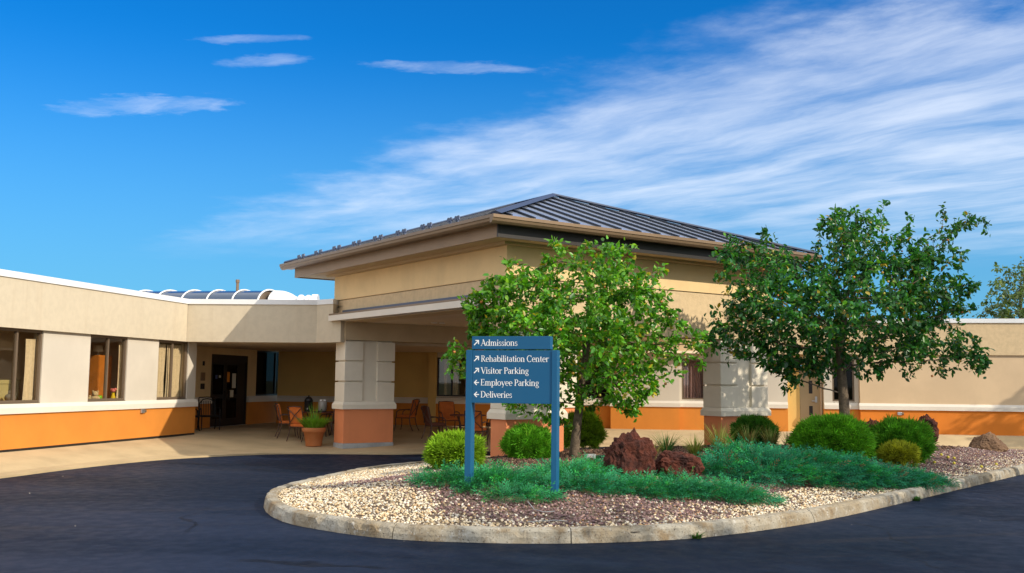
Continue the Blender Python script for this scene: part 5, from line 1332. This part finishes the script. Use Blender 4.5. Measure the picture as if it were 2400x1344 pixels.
def gravel(name, sel, pal, pw, size, flat=1.0, mt=M_PEBBLE):
    xs, ys = x[sel], y[sel]; n = len(xs); Vs, Ts, Cs = [], [], []; o = 0
    sc_ = size * (.55 + .75 * rng.random(n) ** 1.5); zz = zi(xs, ys) + sc_ * .25
    pc = np.array(pal)[rng.choice(len(pal), n, p=pw)] * (1 + .16 * rng.standard_normal((n, 1))).clip(.5, 1.5)
    for k in range(6):
        m_ = np.arange(n) % 6 == k; c = m_.sum()
        if not c: continue
        Mx = frames(unit(c) * np.array([1, 1, .35]), np.array([0, 0, 1.0]) + .35 * rng.standard_normal((c, 3)), sc_[m_])
        V, T, C = scatter(PEB[k][0] * np.array([1, 1, flat]), PEB[k][1], np.stack([xs[m_], ys[m_], zz[m_]], 1), Mx, pc[m_]); Vs.append(V); Ts.append(T + o); Cs.append(C); o += len(V)
    return fast_mesh(name, np.vstack(Vs), np.vstack(Ts), mt, None, np.vstack(Cs))
g1 = gravel('white_gravel', vis & ~red & ~mul, [(.72, .60, .42), (.76, .70, .58), (.54, .41, .24), (.33, .26, .20), (.64, .44, .24)], [.40, .27, .18, .07, .08], .0235)
tag(g1, 'cream and white gravel along the kerb and island tip', 'gravel', kind='stuff')
g2 = gravel('red_gravel', vis & red & ~mul, [(.21, .125, .12), (.30, .20, .18), (.15, .10, .105), (.52, .46, .40), (.40, .22, .12)], [.42, .26, .20, .08, .04], .0235)
tag(g2, 'purplish red lava gravel around the sign posts', 'gravel', kind='stuff')
g3 = gravel('bark_mulch', dark, [(.11, .065, .045), (.19, .11, .075), (.075, .045, .035), (.30, .18, .12)], [.45, .28, .17, .10], .045, .35)
tag(g3, 'brown bark mulch between the shrubs and boulders', 'mulch', kind='stuff')
# stray stones washed onto the drive
ns = 36; aa = rng.integers(0, NK, ns); rr_ = rng.random(ns) ** 3 * 2.2 + .02
sp_ = KERB[aa] + nrm[aa] * rr_[:, None]
extra = np.stack([rng.uniform(-9, 6, 12), rng.uniform(7.5, 20, 12)], 1); extra = extra[~inside(extra[:, 0], extra[:, 1])]; sp_ = np.vstack([sp_, extra]); ns = len(sp_)
V, T, C = scatter(PEB[0][0], PEB[0][1], np.column_stack([sp_, np.full(ns, ROAD_Z + .006)]), frames(unit(ns) * np.array([1, 1, .2]), np.tile([0, 0, 1.0], (ns, 1)), (.004 + .008 * rng.random(ns))), np.array([(.42, .37, .30), (.3, .25, .2), (.5, .46, .4)])[rng.integers(0, 3, ns)])
tag(fast_mesh('stray_gravel', V, T, M_PEBBLE, None, C), 'stray pebbles scattered on the dark drive', 'gravel', kind='stuff')
# fallen fruit
r4 = np.random.default_rng(5); fr0 = None
for i, (px, py) in enumerate(((2190, 1088), (2222, 1076), (2236, 1090), (2236, 1078), (2206, 1070), (2335, 1092), (1496, 1078), (2300, 1098))):
    g_ = gnd(px, py)
    if fr0 is None: fr0 = blob((0, 0, 0), (.035, .035, .033), 10).build('fallen_crabapple', mat('yellow_fruit', (.50, .42, .04), .45), None, smooth=True); o = fr0
    else: o = fr0.copy(); COL.objects.link(o)
    o.location = (g_[0], g_[1], g_[2] + .035); tag(o, 'small yellow green crabapple fallen on the mulch', 'fruit', 'fallen crabapples on the mulch')
# lamp drums, scrap and wire among the gravel
def drum(px, py, r, h, label):
    g_ = gnd(px, py); t_ = thing('ground_light', label, 'garden light', tuple(g_), 'black ground lights in the bed')
    MB().lathe((0, 0, 0), [(r * .9, -.06), (r, 0), (r, h), (r * .9, h + .01), (r * .8, h - .01)], 20).build('housing', M_BLACK, t_)
    MB().lathe((0, 0, 0), [(0, h - .012), (r * .8, h - .010)], 20).build('lens', M_DGLASS, t_)
drum(1231, 1172, .10, .07, 'black drum ground light under the sign panel')
drum(1411, 1080, .12, .09, 'black ground light left of the tall lava boulder')
g_ = gnd(1383, 1077); tag(MB().box((g_[0], g_[1], g_[2] + .05), (.10, .02, 0), (-.015, .08, 0), (0, 0, .05)).build('paving_block', M_PED, None, bevel=.01), 'pale grey block lying on the mulch by the tree trunk', 'block')
g_ = gnd(1285, 1166); tag(MB().box((g_[0], g_[1], g_[2] + .035), (.09, -.05, -.012), (.02, .03, 0), (0, 0, .006)).build('metal_scrap', M_CAP), 'bent pale metal strip at the foot of the right sign post', 'scrap')
wp = [gnd(*p) for p in ((1200, 1190), (1212, 1187), (1225, 1195), (1238, 1204), (1252, 1211), (1275, 1214), (1300, 1213))]
tag(MB().tube([p + (0, 0, .045) for p in wp], .005, 5).build('wire', M_PED, None, smooth=True), 'pale loose wire lying across the gravel before the sign', 'wire')
wp = [gnd(*p) for p in ((1236, 1231), (1270, 1229), (1300, 1227), (1330, 1229))]
tag(MB().tube([p + (0, 0, .04) for p in wp], .005, 5).build('wire', M_PED, None, smooth=True), 'pale wire at the inner edge of the kerb below the sign', 'wire')

# prototypes that were only used once leave nothing behind; drop empties without parts
for o in list(bpy.data.objects):
    if o.type == 'EMPTY' and not o.children: bpy.data.objects.remove(o)
